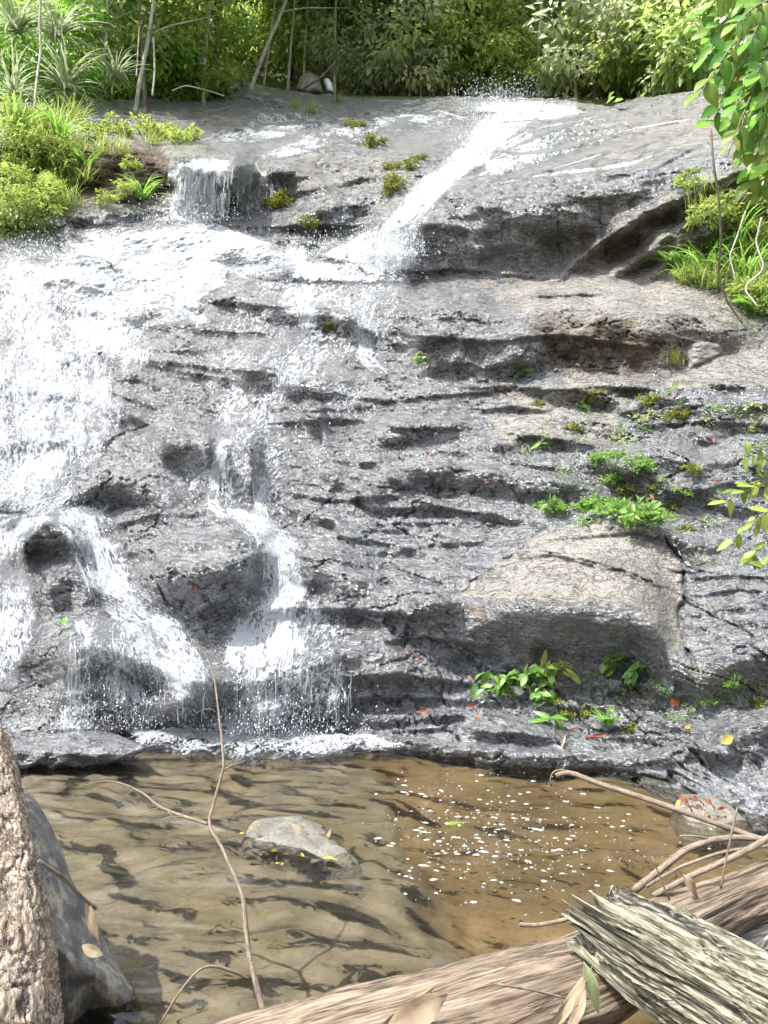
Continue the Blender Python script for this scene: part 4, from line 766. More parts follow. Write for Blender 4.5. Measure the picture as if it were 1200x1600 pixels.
def leaves_np(c, d, up, ln, wd, tint, droop=.25, fold=.25):
    """many small leaves at once: base c, direction d, up vector, 5 points and 3 faces' worth each"""
    d = norm(d); s = norm(np.cross(d, up)); u = np.cross(s, d); ln = ln[:, None]; wd = wd[:, None]
    mid = c+d*ln*.5; tip = c+d*ln-u*ln*droop
    l1 = c+d*ln*.35+s*wd*.5+u*wd*fold; r1 = c+d*ln*.35-s*wd*.5+u*wd*fold; l2 = c+d*ln*.7+s*wd*.38+u*(wd*fold-ln*droop*.3); r2 = c+d*ln*.7-s*wd*.38+u*(wd*fold-ln*droop*.3); m1 = c+d*ln*.36; m2 = c+d*ln*.7-u*ln*droop*.35
    V_ = np.stack([c, l1, l2, tip, r2, r1, m1, m2], 1).reshape(-1, 3)
    f = np.array([(0, 6, 1), (1, 6, 7), (1, 7, 2), (2, 7, 3), (0, 5, 6), (5, 7, 6), (5, 4, 7), (4, 3, 7)]); F_ = (f[None]+8*np.arange(len(c))[:, None, None]).reshape(-1, 3)
    return V_, F_, np.repeat(tint, 8)
def leaves_lo(c, d, up, ln, wd, tint, fold=.3):
    d = norm(d); s = norm(np.cross(d, up)); u = np.cross(s, d); ln = ln[:, None]; wd = wd[:, None]
    V_ = np.stack([c, c+d*ln*.45+s*wd*.5+u*wd*fold, c+d*ln-u*ln*.15, c+d*ln*.45-s*wd*.5+u*wd*fold], 1).reshape(-1, 3)
    f = np.array([(0, 2, 1), (0, 3, 2)]); F_ = (f[None]+4*np.arange(len(c))[:, None, None]).reshape(-1, 3); return V_, F_, np.repeat(tint, 4)
def crown_mesh(seed, rad, nclump, nleaf, ln, wd, mat, hollow=.4, spread=.28, droop=.5, name='crown'):
    g = np.random.default_rng(seed); rad = np.array(rad)
    cc = norm(g.normal(size=(nclump, 3)))*(hollow+(1-hollow)*g.random((nclump, 1))**.6)*(1+.25*g.normal(size=(nclump, 1)))*rad
    k = g.integers(0, nclump, nleaf); cs = spread*rad.mean()*(0.6+.8*g.random(nclump))
    p = cc[k]+g.normal(size=(nleaf, 3))*cs[k][:, None]*[.55, .55, .32]
    d = norm(p-cc[k])*.6+norm(cc[k])*.5+g.normal(size=(nleaf, 3))*.45-[0, 0, droop]
    up = g.normal(size=(nleaf, 3))*.35+[0, 0, 1.]
    s_ = .6+.8*g.random(nleaf); tint = np.clip(.50+.22*g.normal(size=nclump)[k]+.16*g.normal(size=nleaf), 0, 1)
    V_, F_, T_ = leaves_lo(p, d, up, ln*s_, wd*s_, tint)
    me = mesh_np(name, V_, F_, mat, smooth=False, attrs=dict(tint=T_)); m = me.data; bpy.data.objects.remove(me); return m
def blades_mesh(seed, n, length, width, mat, spread=.5, droop=.9, base=.05, name='blades', seg=6):
    g = np.random.default_rng(seed); V_ = []; F_ = []; T_ = []
    for i in range(n):
        az = g.uniform(0, 2*np.pi); tilt = abs(g.normal(0, spread)); L_ = length*g.uniform(.5, 1.1); w_ = width*g.uniform(.6, 1.2); b = np.array([g.normal(0, base), g.normal(0, base), 0.])
        h = np.array([math.cos(az), math.sin(az), 0]); s_ = np.array([-h[1], h[0], 0]); pos = b; a = tilt; k = len(V_); tt = np.clip(g.normal(.5, .22), 0, 1); dr = droop*g.uniform(.5, 1.4)
        for j in range(seg+1):
            u = j/seg; ww = w_*(1-u**2.2)*(.6+.4*min(1, u*4)); V_ += [pos-s_*ww/2, pos+s_*ww/2]; T_ += [tt, tt]
            a += dr*1.6/seg*(.4+u); pos = pos+(h*math.sin(a)+np.array([0, 0, 1])*math.cos(a))*L_/seg
            if j: F_.append((k+2*j-2, k+2*j-1, k+2*j+1, k+2*j))
    me = mesh_np(name, V_, F_, mat, smooth=True, attrs=dict(tint=np.array(T_))); m = me.data; bpy.data.objects.remove(me); return m
def frond_mesh(seed, n, length, leaflet, mat, droop=.7, pairs=16, up=.9, name='frond'):
    g = np.random.default_rng(seed); c = []; d = []; ln = []; tt = []
    for i in range(n):
        az = g.uniform(0, 2*np.pi); h = np.array([math.cos(az), math.sin(az), 0]); s_ = np.array([-h[1], h[0], 0]); a = (1-up)*1.4+g.uniform(0, .4); pos = np.zeros(3); L_ = length*g.uniform(.7, 1.1); t0 = g.uniform(.2, .8)
        for j in range(pairs):
            u = (j+1)/pairs; a += droop*1.7/pairs; dr = h*math.sin(a)+np.array([0, 0, 1])*math.cos(a); pos = pos+dr*L_/pairs
            for sg in (-1, 1): c.append(pos.copy()); d.append(dr*.5+sg*s_*1.0-np.array([0, 0, .15])); ln.append(leaflet*math.sin(math.pi*min(1, .15+.85*u))**.7+.003); tt.append(t0+g.normal(0, .08))
    c = np.array(c); d = np.array(d); ln = np.array(ln); V_, F_, T_ = leaves_lo(c, d, np.tile([0, 0, 1.], (len(c), 1)), ln, ln*.22, np.clip(tt, 0, 1))
    me = mesh_np(name, V_, F_, mat, smooth=False, attrs=dict(tint=T_)); m = me.data; bpy.data.objects.remove(me); return m
def trunk_mesh(seed, h, r, lean, mat, limbs=4, name='trunk'):
    g = random.Random(seed); root = [(0, 0, -.4), (0, 0, 0)]; x = y = 0
    for k in range(6): x += lean[0]*h/6+g.uniform(-.05, .05)*h/3; y += lean[1]*h/6+g.uniform(-.03, .03)*h/3; root.append((x, y, h*(k+1)/6))
    obs = [tube('t', root, np.linspace(r, r*.35, len(root)), mat, step=.15, seg=9, disp=lambda t, l, rr: .12*rr*vnoise(t, l*3, 4))]
    for k in range(limbs):
        q = root[3+k % 5]; a = g.uniform(0, 6.28); L_ = h*g.uniform(.12, .3); e = [(q[0]+math.cos(a)*L_*f, q[1]+math.sin(a)*L_*f, q[2]+L_*.7*f+.05*math.sin(f*5)) for f in (0, .3, .6, 1)]
        obs.append(tube('t', e, [r*.4, r*.3, r*.2, r*.08], mat, step=.12, seg=6))
    vs = []; fs = []; gs = []; k = 0
    for o in obs:
        m = o.data; a = np.empty(len(m.vertices)*3, np.float32); m.vertices.foreach_get('co', a); vs.append(a.reshape(-1, 3)); b = np.empty(len(m.loops), np.int32); m.loops.foreach_get('vertex_index', b); fs.append(b.reshape(-1, 4)+k); k += len(m.vertices)
        e = np.empty(len(m.vertices)*3, np.float32); m.attributes['grain'].data.foreach_get('vector', e); gs.append(e.reshape(-1, 3)); bpy.data.objects.remove(o)
    o = mesh_np(name, np.concatenate(vs), np.concatenate(fs), mat, attrs=dict(grain=np.concatenate(gs))); m = o.data; bpy.data.objects.remove(o); return m
def root_at(name, loc, label, cat, group=None, rz=0., s=1.):
    o = bpy.data.objects.new(name, None); C.objects.link(o); o.location = loc; o.rotation_euler = (0, 0, rz); o.scale = (s, s, s); tag(o, label, cat, group); return o

# forest floor rising behind the crest
def hill_z(x, y):
    x = np.asarray(x, float); y = np.asarray(y, float)
    return 1.7+y*(.47+.068*sm(14.5, 19.3, y))-1.0*sm(16, 14, y)+.22*np.clip(y-20, 0, 40)+.35*fbm(x*.3, y*.3, 3, 91)*sm(19, 22, y)
hx = np.linspace(-60, 60, 150); hy = np.linspace(13.2, 75, 130); HX, HY = np.meshgrid(hx, hy); HZ = hill_z(HX, HY)
mt_, t_, o_ = new_mat('forest_floor'); n_ = N(t_); p_ = n_.pos(); t_.links.new(n_.bsdf(n_.mix(n_.mr(n_.noise(p_, 3, 5, .7), .35, .65), (.07, .09, .035), (.17, .20, .08)), .9, n_.bump(n_.noise(p_, 9, 5, .7), 1, .1)), o_.inputs[0]); M_FLOOR = mt_
o = mesh_np('forest_hill', np.stack([HX, HY, HZ], -1).reshape(-1, 3), grid_faces(*HX.shape), M_FLOOR); tag(o, kind='structure')
o = mesh_np('ground', [(-700, -700, -1.2), (700, -700, -1.2), (700, 700, -1.2), (-700, 700, -1.2)], [(0, 1, 2, 3)], M_FLOOR); tag(o, kind='structure')
def hill_pt(px, y):
    x = (px-600)/F*y; return (x, y, float(hill_z(np.array(x), np.array(float(y)))))

CR = [crown_mesh(1, (1.5, 1.3, 1.3), 42, 2900, .22, .095, LG), crown_mesh(2, (1.6, 1.4, 1.2), 50, 3000, .19, .08, LL_), crown_mesh(3, (1.4, 1.3, 1.5), 55, 4600, .20, .085, LB), crown_mesh(4, (1.5, 1.4, 1.3), 50, 2500, .20, .08, LO), crown_mesh(5, (1.3, 1.2, 1.2), 45, 2300, .19, .085, LP), crown_mesh(6, (1.8, 1.5, 1.6), 50, 4400, .19, .08, LG, droop=.9)]
TK = [trunk_mesh(1, 2.6, .06, (.05, 0), M_DARKT, 5), trunk_mesh(2, 3.2, .07, (-.06, .02), M_DARKT, 6)]
names = ['dark green', 'lime green', 'glossy bright green', 'olive', 'pale cream-tipped', 'deep green drooping']
def bush(px, y, kind, s, lift, label, group='trees and bushes behind the crest', rz=None):
    b = root_at('forest_bush', hill_pt(px, y), label, 'bush', group, rz if rz is not None else random.uniform(0, 6), s)
    inst('trunk', TK[kind % 2], b); inst('crown', CR[kind], b, Matrix.Translation((0, 0, lift)))
plan = [(640, 19.5, 4, 1.0, 1.2, 'creamy flowering bush standing behind the middle of the crest'), (585, 19.8, 4, .9, 1.1, 'pale cream-leaved bush left of the creamy flowering one'), (750, 19.6, 1, 1.05, 1.1, 'lime bush directly behind the crest burst of water'),
 (855, 19.2, 1, .8, .9, 'small lime bush at the crest right of the white burst'), (930, 18.6, 4, 1.1, 1.2, 'pale leafy bush above the left end of the grey dome'), (1010, 18.4, 1, 1.15, 1.2, 'big yellow-green bush overhanging the top of the dome'), (1075, 17.6, 3, 1.1, 1.1, 'olive bush at the right end of the dome crest'),
 (235, 17.6, 2, .95, 1.1, 'glossy bright bush above the flat ledges at upper left'), (300, 18.0, 1, .9, 1.0, 'yellow-green bush left of the leaning pale trunk'), (165, 17.2, 3, 1.0, 1.2, 'olive bush between the strap-leaved plants and the bright bush'), (690, 21, 5, 1.0, 1.3, 'dark drooping bush right of the creamy flowering one'),
 (520, 21, 3, .9, 1.0, 'olive bush over the small far cascade'), (800, 21, 0, 1.0, 1.3, 'dark bush with shaded hollow right of the lime ones'), (20, 15.8, 2, 1.1, 1.3, 'dense bright bush at the upper left corner'), (1150, 16.5, 0, 1.2, 1.4, 'dark bush behind the overhanging branch')]
for a in plan: bush(*a)
G_ = random.Random(5)
for row, (yy, n, s) in enumerate(((22.5, 13, 1.15), (25.5, 14, 1.35), (29.5, 14, 1.6), (34, 14, 1.9))):
    for k in range(n):
        px = -160+1520*(k+.5)/n+G_.uniform(-40, 40); kd = G_.choice([1, 2, 3, 4, 1, 0, 5] if px < 650 else [1, 0, 2, 1, 3, 4])
        zone = ['beyond the left edge', 'above the strap-leaved plants', 'over the bent pale trunk', 'over the leaning pale trunk', 'over the far cascade', 'over the creamy bush', 'over the crest burst', 'over the vine-hung hollow', 'over the left of the dome', 'over the right of the dome', 'above the overhanging branch', 'beyond the right edge'][int(np.clip((px+160)/1520*12, 0, 11))]; bush(px, yy+G_.uniform(-1.2, 1.2), kd, s*G_.uniform(.8, 1.1), G_.uniform(.9, 1.7), '%s foliage %s, %s up the forest slope' % (names[kd], zone, ['lowest', 'second rank', 'third rank', 'highest'][row]), 'massed forest foliage of the %s kind' % names[kd])
PT = [trunk_mesh(11, 7, .065, (.0, 0), M_PALET, 3), trunk_mesh(12, 7, .052, (.05, .0), M_PALET, 2), trunk_mesh(13, 7, .06, (-.04, 0), M_DARKT, 3)]
trees = [(410, 19.0, 1, .10, 'slim pale trunk close right of the leaning one', .6), (523, 19.5, 1, -.03, 'slim pale trunk just right of the far cascade', .7), (700, 19.4, 1, .05, 'slim pale trunk between the creamy and lime bushes', .6), (276, 17.6, 1, -.06, 'slim pale trunk left of the crooked-limbed one', .7), (900, 18.6, 0, -.04, 'pale trunk rising above the left end of the dome', .7), (150, 15.9, 1, .06, 'slim pale trunk among the strap-leaved plants', .7), (385, 18.2, 0, .33, 'pale trunk leaning right behind the flat ledges', .9), (449, 19.4, 1, .03, 'straight pale trunk left of the far cascade', .8), (474, 19.8, 1, 0, 'second thin pale trunk beside the straight one', .7), (318, 17.4, 0, .02, 'pale trunk with a crooked limb over the bright bush', .95), (340, 18.4, 2, 0, 'thin dark trunk right of the crooked pale one', .7), (205, 15.6, 0, .12, 'bent pale trunk above the strap-leaved plants', .8), (232, 15.9, 2, 0, 'dark trunk hung with vines at upper left', 1.1), (658, 19.0, 2, .02, 'slim dark sapling at the crest in front of the creamy bush', .5), (842, 19.0, 0, 0, 'pale vine-hung trunk in the hollow right of the lime bushes', .8), (745, 22, 2, .05, 'dark slanting trunk behind the crest burst', .9), (575, 21.5, 2, -.2, 'dark trunk leaning left behind the cream bushes', .8)]
for px, y, k, ln, lb, s in trees:
    b = root_at('forest_tree', hill_pt(px, y), lb, 'tree', 'tall trees behind the crest', 0, 1); b.rotation_euler = (0, ln, random.uniform(-.3, .3))
    tr_ = inst('trunk', PT[k], b); tr_.scale = (s, s, 1); inst('crown', CR[random.choice([0, 5, 1])], b, Matrix.Translation((0, 0, 6.3)) @ Matrix.Scale(1.6, 4))
# strap-leaved plants, upper left
ST = blades_mesh(21, 70, 1.15, .05, LS, .8, 1.2, .05, 'blades'); GR = [blades_mesh(22, 90, .55, .016, LW, .5, .8, .10), blades_mesh(23, 70, .38, .012, LW, .55, .7, .08), blades_mesh(24, 60, .28, .010, LM, .7, .7, .05), blades_mesh(25, 60, .8, .03, LB, .5, 1.0, .06)]
FN = [frond_mesh(31, 9, .6, .11, LW), frond_mesh(32, 10, .45, .085, LB), frond_mesh(33, 7, .9, .15, LW, 1.0)]
for px, py, d, s, lb in [(88, 60, 14.6, 1.1, 'strap-leaved plant with drooping grey-green blades high on the left bank'), (103, 140, 14.4, 1.0, 'lower strap-leaved plant fanning over the left ledge'), (25, 50, 14.2, 1.1, 'strap-leaved plant at the upper left corner'), (20, 150, 13.6, .8, 'strap-leaved plant behind the tall grass at the left edge'), (180, 120, 15.2, .7, 'small strap-leaved plant right of the two big ones')]:
    b = root_at('strap_plant', pp(px, py, d), lb, 'plant', 'strap-leaved plants', px, s); inst('blades', ST, b)
mb_ = crown_mesh(41, (.5, .45, .4), 40, 2200, .075, .028, LW, droop=.1); ms_ = crown_mesh(42, (.22, .2, .16), 18, 420, .06, .028, LW, droop=-.1); mm_ = crown_mesh(43, (.14, .12, .07), 20, 420, .035, .022, LM, droop=-.2); md0 = crown_mesh(44, (.24, .14, .07), 26, 700, .04, .026, LB, droop=-.3); mw_ = crown_mesh(45, (.4, .35, .35), 36, 1600, .10, .022, LW, droop=.3)
msp_ = [crown_mesh(50+k, (.16, .14, .12), 9, 95, .05, .02, m_, droop=-.3) for k, m_ in enumerate((LO, LH, LH))]+[blades_mesh(60, 24, .22, .010, LO, .6, .8, .05), blades_mesh(61, 18, .16, .012, LH, .8, .7, .04)]
md_ = crown_mesh(44, (.26, .14, .06), 26, 420, .045, .024, LH, droop=-.2)
def plant(name, px, py, me, s, label, cat='plant', group=None, off=.05, lift=0., sq=None, part='foliage'):
    p = surf(px, py, off if s > .6 else .02); b = root_at(name, p, label, cat, group, random.uniform(0, 6), s); b.location.z += lift
    if sq: b.scale = (s*sq[0], s*sq[1], s*sq[2])
    m = inst(part, me, b); return b
for px, py, me, s, nm, lb in [
 (20,330,mb_,1.,'fern_bush','bright leafy bush at the left edge above the rapids'), (50,300,mb_,.8,'fern_bush','yellow-green bush in the middle of the weedy left bank'), (80,240,mb_,.8,'fern_bush','lime bush on the upper part of the weedy left bank'), (30,250,mb_,1.1,'fern_bush','tall lime bush at the left edge of the bank'), (40,200,mb_,1.,'fern_bush','bright bush topping the left bank'), (80,330,mb_,.55,'fern_bush','low leafy bush at the foot of the left bank'), (150,212,ms_,.9,'herb','low herbs growing along the top of the earth bank'), (180,206,ms_,1.2,'herb','pale herbs right of the dead stem on the bank'), (232,208,ms_,1.4,'herb','herb clump near the right end of the bank top'), (262,214,mb_,.38,'fern_bush','rounded bush at the right end of the weedy bank'), (285,222,ms_,1.3,'herb','small herb tuft just above the short broad fall'), (205,262,ms_,.7,'herb','herb clump on the face of the earth bank'), (195,300,ms_,.8,'herb','dark herb clump low on the earth bank'), (165,315,ms_,.7,'herb','small herb at the foot of the earth bank'), (310,140,mb_,.95,'fern_bush','bright bush sprawling over the flat ledges'), (335,150,ms_,2,'herb','dry-tipped bush beside the flat wet ledges'), (275,150,ms_,2.2,'herb','herb clump left of the sprawling bright bush'),
 (1205,300,mb_,.7,'fern_bush','leafy bush below the overhanging branch at the right edge'), (1190,430,mw_,.6,'bamboo_clump','narrow-leaved clump low on the right bank'), (1140,410,mw_,.5,'bamboo_clump','bright narrow-leaved clump under the hanging vine'), (1080,440,mw_,.55,'bamboo_clump','pale narrow-leaved clump at the left end of the right bank'), (1200,370,mw_,.7,'bamboo_clump','yellowish narrow-leaved clump at the right edge'), (1160,465,mb_,.4,'fern_bush','low bush hanging over the long pale ledge'), (1195,470,mb_,.8,'fern_bush','grey-green bush over the smooth dry slab'), (1130,330,ms_,1.1,'herb','yellow herbs in the cleft of the slanting bank'), (1100,345,ms_,.9,'herb','bright tuft in the lower cleft of the slanting bank'), (1075,290,ms_,.8,'herb','small herb in the upper cleft of the slanting bank')]:
    plant(nm, px, py, me, s*1.0, lb, 'bush' if me in (mb_, mw_) else 'plant', 'weeds on the banks', .25, .05)
for px, py, k, s, lb in [(85,215,0,1.3,'tall bright grass tuft on top of the left bank'), (60,235,0,1.4,'tallest grass tuft on the left bank'), (115,190,0,1.0,'grass tuft right of the tall one on the left bank'), (18,290,0,1.2,'grass tuft at the left edge of the bank'), (60,330,1,1.2,'grass tuft at the foot of the left bank'), (95,290,0,1.1,'grass tuft in the middle of the left bank'), (222,310,3,.7,'broad-bladed tuft hanging on the earth bank'), (135,285,1,1.1,'thin grass tuft on the earth bank'), (485,175,1,1.,'yellow grass tuft on the flat crest rocks'), (460,168,1,.8,'smaller yellow tuft left of the crest tuft'), (530,158,2,1.2,'short tuft on the crest line'), (1105,385,3,.9,'arching green tuft under the vine on the right bank'), (1150,395,3,1.,'arching tuft right of the vine'), (1180,330,0,.9,'bright grass tuft in the right cleft'), (1090,330,1,1.,'grass tuft in the slanting cleft'),(1075,440,0,.8,'grass tuft at the left foot of the right bank'),(1100,430,3,.9,'broad-bladed tuft at the foot of the vine'),(1120,450,0,1.,'grass tuft hanging over the pale ledge'),(1135,380,0,1.,'grass tuft just right of the vine'),(1165,440,3,1.,'broad-bladed tuft low in the right bank'),(1185,460,0,1.,'grass tuft over the smooth slab'),(1170,360,3,.9,'broad-bladed tuft high in the right bank'),(1140,340,1,1.2,'fine grass along the upper cleft'),(1195,400,0,1.1,'grass tuft at the right edge of the bank'),(1110,300,1,.9,'fine grass under the overhanging branch'),(40,270,0,1.5,'broad clump of bright grass at the left edge'),(95,225,3,1.0,'broad-bladed tuft in the left bank'),(75,270,0,1.2,'grass clump in the heart of the left bank'),(120,240,0,.9,'grass tuft over the earth bank'),(25,220,3,1.1,'arching tuft at the upper left of the bank'),(110,320,1,1.2,'fine grass at the foot of the earth bank'),(160,240,1,1.1,'fine grass on the brown bank face'),(45,340,0,.8,'short bright grass above the rapids'),(190,240,1,1.,'thin grass under the bank top'),(240,225,1,1.,'thin grass by the rounded bush')]:
    plant('grass_tuft', px, py, GR[k], s, lb, 'grass tuft', 'grass tufts', .12, 0, part='blades')
for px, py, k, s, lb in [(25,300,2,1.1,'large arching fern at the left edge of the bank'), (62,318,0,1.1,'fern under the tall grass of the left bank'), (135,262,1,1.,'fern on the brown earth bank'), (1060,425,1,1.,'pale fern at the left end of the right bank'), (950,1136,1,.45,'flat little fern on the mossy lower shelf'), (985,1046,0,.5,'fern with pale fronds right of the dark hollow'), (1180,490,1,1.,'fern over the smooth dry slab')]:
    plant('fern', px, py, FN[k], s, lb, 'fern', 'ferns', .12, 0, part='fronds')
for px, py, me, s, lb in [(575,226,mm_,1.6,'moss cushion in the notch of the grey boulder'), (556,196,mm_,1.4,'moss cushion near the top edge of the boulder'), (620,284,mm_,1.3,'trailing moss clump on the shoulder above the chute'), (640,262,mm_,1.1,'moss clump left of the narrow part of the chute'), (654,248,mm_,.9,'topmost moss clump beside the chute'), (612,262,mm_,1.,'leafy moss strand left of the chute'), (608,300,mm_,1.1,'yellowish moss patch low beside the chute'), (450,316,mm_,1.7,'moss cushion under the thin curved trickle'), (430,322,mm_,1.2,'small moss cushion left of the one under the trickle'), (482,350,mm_,1.,'moss at the left foot of the boulder'), (522,512,mm_,.9,'small yellow plant on the lip in mid cliff'), (660,560,ms_,.55,'tiny green plant on the black dripping wall'), (965,690,ms_,.7,'light green tuft on the layered ledge'), (1010,655,ms_,.7,'feathery tuft left of the rust-red leaf'), (912,632,ms_,.6,'small grassy plant on the grey layered ledge'), (1055,612,ms_,.5,'little weed on the lip over the wet rock'), (1110,665,ms_,.7,'thin weed on the wet rock right of the rust-red leaf'), (1180,650,ms_,1.,'weed clump at the right edge over the wet rock'), (1180,668,ms_,.8,'lower weed clump at the right edge'), (820,708,ms_,.6,'sparse weed in the crack of the pale ledge'), (950,718,md_,.9,'dark green herb mat where the wet rock begins'), (1000,730,md_,.8,'leafy herb hanging on the mossy block'), (960,752,md_,.8,'herb mat under the mossy block'), (860,795,md_,.8,'herb in the crack above the tan boulder'), (980,808,md_,1.6,'dense dark herb mat behind the tan boulder'), (940,792,md_,1.,'herb mat left of the dense dark one'), (1105,820,ms_,.5,'small weed right of the herb mat'), (880,740,ms_,.5,'tiny weed left of the herb mat'), (1145,1070,md_,.35,'tiny green sprig on the greenish block'), (1110,1098,md_,.3,'tiny sprig low on the greenish block'), (1040,1082,ms_,.3,'yellowish sprig beside the brown leaf'), (850,565,ms_,.3,'tiny weed on the brown hollow'), (1050,570,GR[2],1.,'fine grass at the foot of the little round stone'), (1015,625,mm_,.8,'moss on the ledge lip by the smooth slab'), (700,690,mm_,.01,'')][:-1]:
    if me is ms_ and py > 520: me = msp_[int(px*7+py) % 5]; s = s*1.25
    plant('moss_clump' if me is mm_ else ('grass_tuft' if me is GR[2] or me in msp_[3:] else 'herb'), px, py, me, s, lb, 'moss' if me is mm_ else 'plant', 'plants growing in the rock', .03, .01)

gq = random.Random(12)
for k in range(46):
    x = gq.uniform(840, 1190); y = gq.choice([gq.uniform(606, 700), gq.uniform(700, 830), gq.uniform(1050, 1140)])
    if 1000 < x and y < 612: continue
    b = plant('weed_sprig', x, y, gq.choice([mm_, msp_[0], msp_[1], msp_[3], msp_[4], mm_]), gq.uniform(.3, .75), 'tiny weed or moss sprig rooted in a crack of the right-hand ledges', 'plant', 'tiny sprigs scattered over the right-hand ledges', .02, .0)
def leaf_me(name, ln, wd, mat, curl=.2, fold=.15, seed=0, wav=.0, hue=.5, segs=6, shape=.85):
    V_ = []; T_ = []
    g = random.Random(seed)
    for i in range(segs+1):
        u = i/segs; hw = wd/2*math.sin(math.pi*min(.98, max(.03, u**shape)))**.8; z = -curl*ln*u*u
        for s_ in (-1, -.5, 0, .5, 1): V_.append((s_*hw, u*ln, z+fold*abs(s_)*hw+wav*ln*math.sin(u*9+s_*2)*abs(s_))); T_.append(hue+g.uniform(-.12, .12)+(.15 if s_ == 0 else 0))
    n0 = len(V_); V_ += [(x, y, z-.0012) for x, y, z in V_]; T_ += T_
    F_ = [(i*5+j, i*5+j+1, i*5+j+6, i*5+j+5) for i in range(segs) for j in range(4)]; F_ += [tuple(n0+k for k in f[::-1]) for f in F_]
    o = mesh_np(name, V_, F_, mat, attrs=dict(tint=np.array(T_))); m = o.data; bpy.data.objects.remove(o); return m
def aim(d, up):
    d = Vector(d).normalized(); s = d.cross(Vector(up)).normalized(); u = s.cross(d); return Matrix((s, d, u)).transposed().to_4x4()
# fallen leaves: (px, py, length, width, turn, material, label, extra)
def fallen(px, py, ln, wd, ang, mat, label, where='rock', curl=.15, tip=.35, cat='leaf', off=.025, wav=.03, hue=.5, shape=.85):
    me = leaf_me('fallen_leaf', ln, wd, mat, curl, .25, int(px), wav, hue, shape=shape)
    p = surf(px, py, off) if where == 'rock' else (Vector(pp(px, py, where)) if isinstance(where, (int, float)) else at_z(px, py, .012))
    o = bpy.data.objects.new('fallen_leaf', me); C.objects.link(o); a = math.radians(ang)
    right = Vector((1, 0, 0)); upv = Vector((0, tip, 1)).normalized(); nrm = Vector((0, -1, tip)).normalized()
    if where == 'water': upv = Vector((0, 1, 0)); nrm = Vector((0, 0, 1))
    d = right*math.cos(a)+upv*math.sin(a); o.matrix_world = Matrix.Translation(p-d*ln/2) @ aim(d, nrm); tag(o, label, cat); return o
for a in [(305,917,.075,.034,105,LR,'bright red leaf stuck on the rounded wet boulder'), (739,1104,.16,.06,175,LR,'large rust-brown leaf on the lowest wet shelf'), (1056,645,.16,.10,80,LR,'rust-red leaf standing on the wet rock below the smooth slab'), (662,1112,.12,.028,180,LR,'narrow rusty leaf left of the large rust-brown one'), (748,1122,.06,.03,95,LR,'small red leaf under the large rust-brown one'), (938,1149,.22,.022,3,LR,'long narrow red-brown leaf on the lower shelf'), (898,1139,.07,.02,20,LR,'short red leaf left of the long narrow one'), (1056,1096,.09,.055,10,LR,'brown oval leaf at the foot of the greenish block'), (1118,752,.12,.025,-45,LR,'rusty strip of leaf on the shining wet rock'), (1018,775,.10,.04,100,LR,'rusty leaf hanging below the herb mat'), (1115,688,.06,.035,90,LR,'small brown leaf under the weed on the wet rock'), (575,1098,.045,.022,-50,LR,'tiny orange leaf beside the white fan'), (762,753,.06,.018,10,LR,'small red leaf on the dark-lipped slab'), (672,707,.05,.025,60,LR,'red leaf under the middle ledge'), (738,712,.05,.02,170,LR,'little red leaf right of the other in mid cliff'), (242,782,.04,.022,40,LR,'tiny red leaf above the rounded boulder'), (247,716,.035,.02,60,LR,'tiny red leaf near the dark hollow'), (753,492,.05,.025,10,LR,'small red leaf on the pale ledge above the black wall'),
   (880,1160,.12,.02,65,LD,'tan bamboo leaf at the water edge shelf'), (1100,1185,.13,.018,-60,LD,'tan bamboo leaf on the lower right rock'), (908,915,.08,.02,70,LD,'pale leaf upright on top of the tan boulder'), (930,915,.07,.016,85,LD,'pale narrow leaf right of the upright one on the boulder'), (890,893,.06,.02,30,LD,'short pale leaf on top of the tan boulder'), (960,905,.16,.01,-30,LD,'long thin straw leaf on the right of the tan boulder'), (850,880,.20,.012,22,LD,'long straw leaf on the left of the tan boulder'), (687,900,.10,.016,95,LD,'pale leaf stuck on the wet strata'), (1110,950,.10,.025,-70,LD,'pale leaf on the shining block'), (1125,965,.08,.02,-75,LD,'lower pale leaf on the shining block'), (1060,936,.06,.02,60,LD,'small tan leaf at the edge of the crack'), (872,1118,.16,.012,-75,LD,'straw stalk leaning by the leafy plants'), (940,747,.09,.03,-60,LD,'tan leaf in the herb mat'), (735,1060,.06,.03,-45,LD,'greyish leaf left of the leafy plants'), (770,375,.05,.03,10,LD,'pale scrap of leaf on the dark wall'), (870,437,.16,.03,12,LD,'white bleached leaf on the ledge under the wall'),
   (100,972,.085,.07,80,LB,'round green leaf on the black lower left wall'), (1075,1135,.05,.03,20,LY,'yellow leaf on the lower right rock'), (1137,1155,.09,.06,30,LY,'yellow-green leaf plastered on the right wet rock')]:
    fallen(*a)
fallen(655,1030,.15,.022,-48,LR,'bent orange strip of leaf on the dark rock above the pool', cat='leaf', curl=.5)
for a in [(437,1350,.05,.04,60,LY,'bright yellow leaf floating below the granite rock'), (432,1329,.06,.03,10,LY,'yellow leaf at the front edge of the granite rock'), (470,1336,.04,.03,-30,LY,'yellow leaf right of the dark one by the granite rock'), (515,1341,.08,.03,-10,LY,'yellowish leaf at the right foot of the granite rock'), (425,1325,.07,.03,15,LK,'dark brown leaf touching the granite rock'), (450,1334,.05,.03,-10,LD,'pale scrap floating beside the yellow leaves'), (402,1350,.08,.035,5,LK,'brown leaf under water left of the yellow one'), (712,1286,.13,.04,25,LL_,'pale green blade floating among the foam flecks'), (378,1302,.03,.02,30,LY,'tiny yellow leaf left of the granite rock'), (493,1345,.06,.03,40,LK,'dark leaf in front of the granite rock')]:
    fallen(*a[:7], where='water', curl=.05)
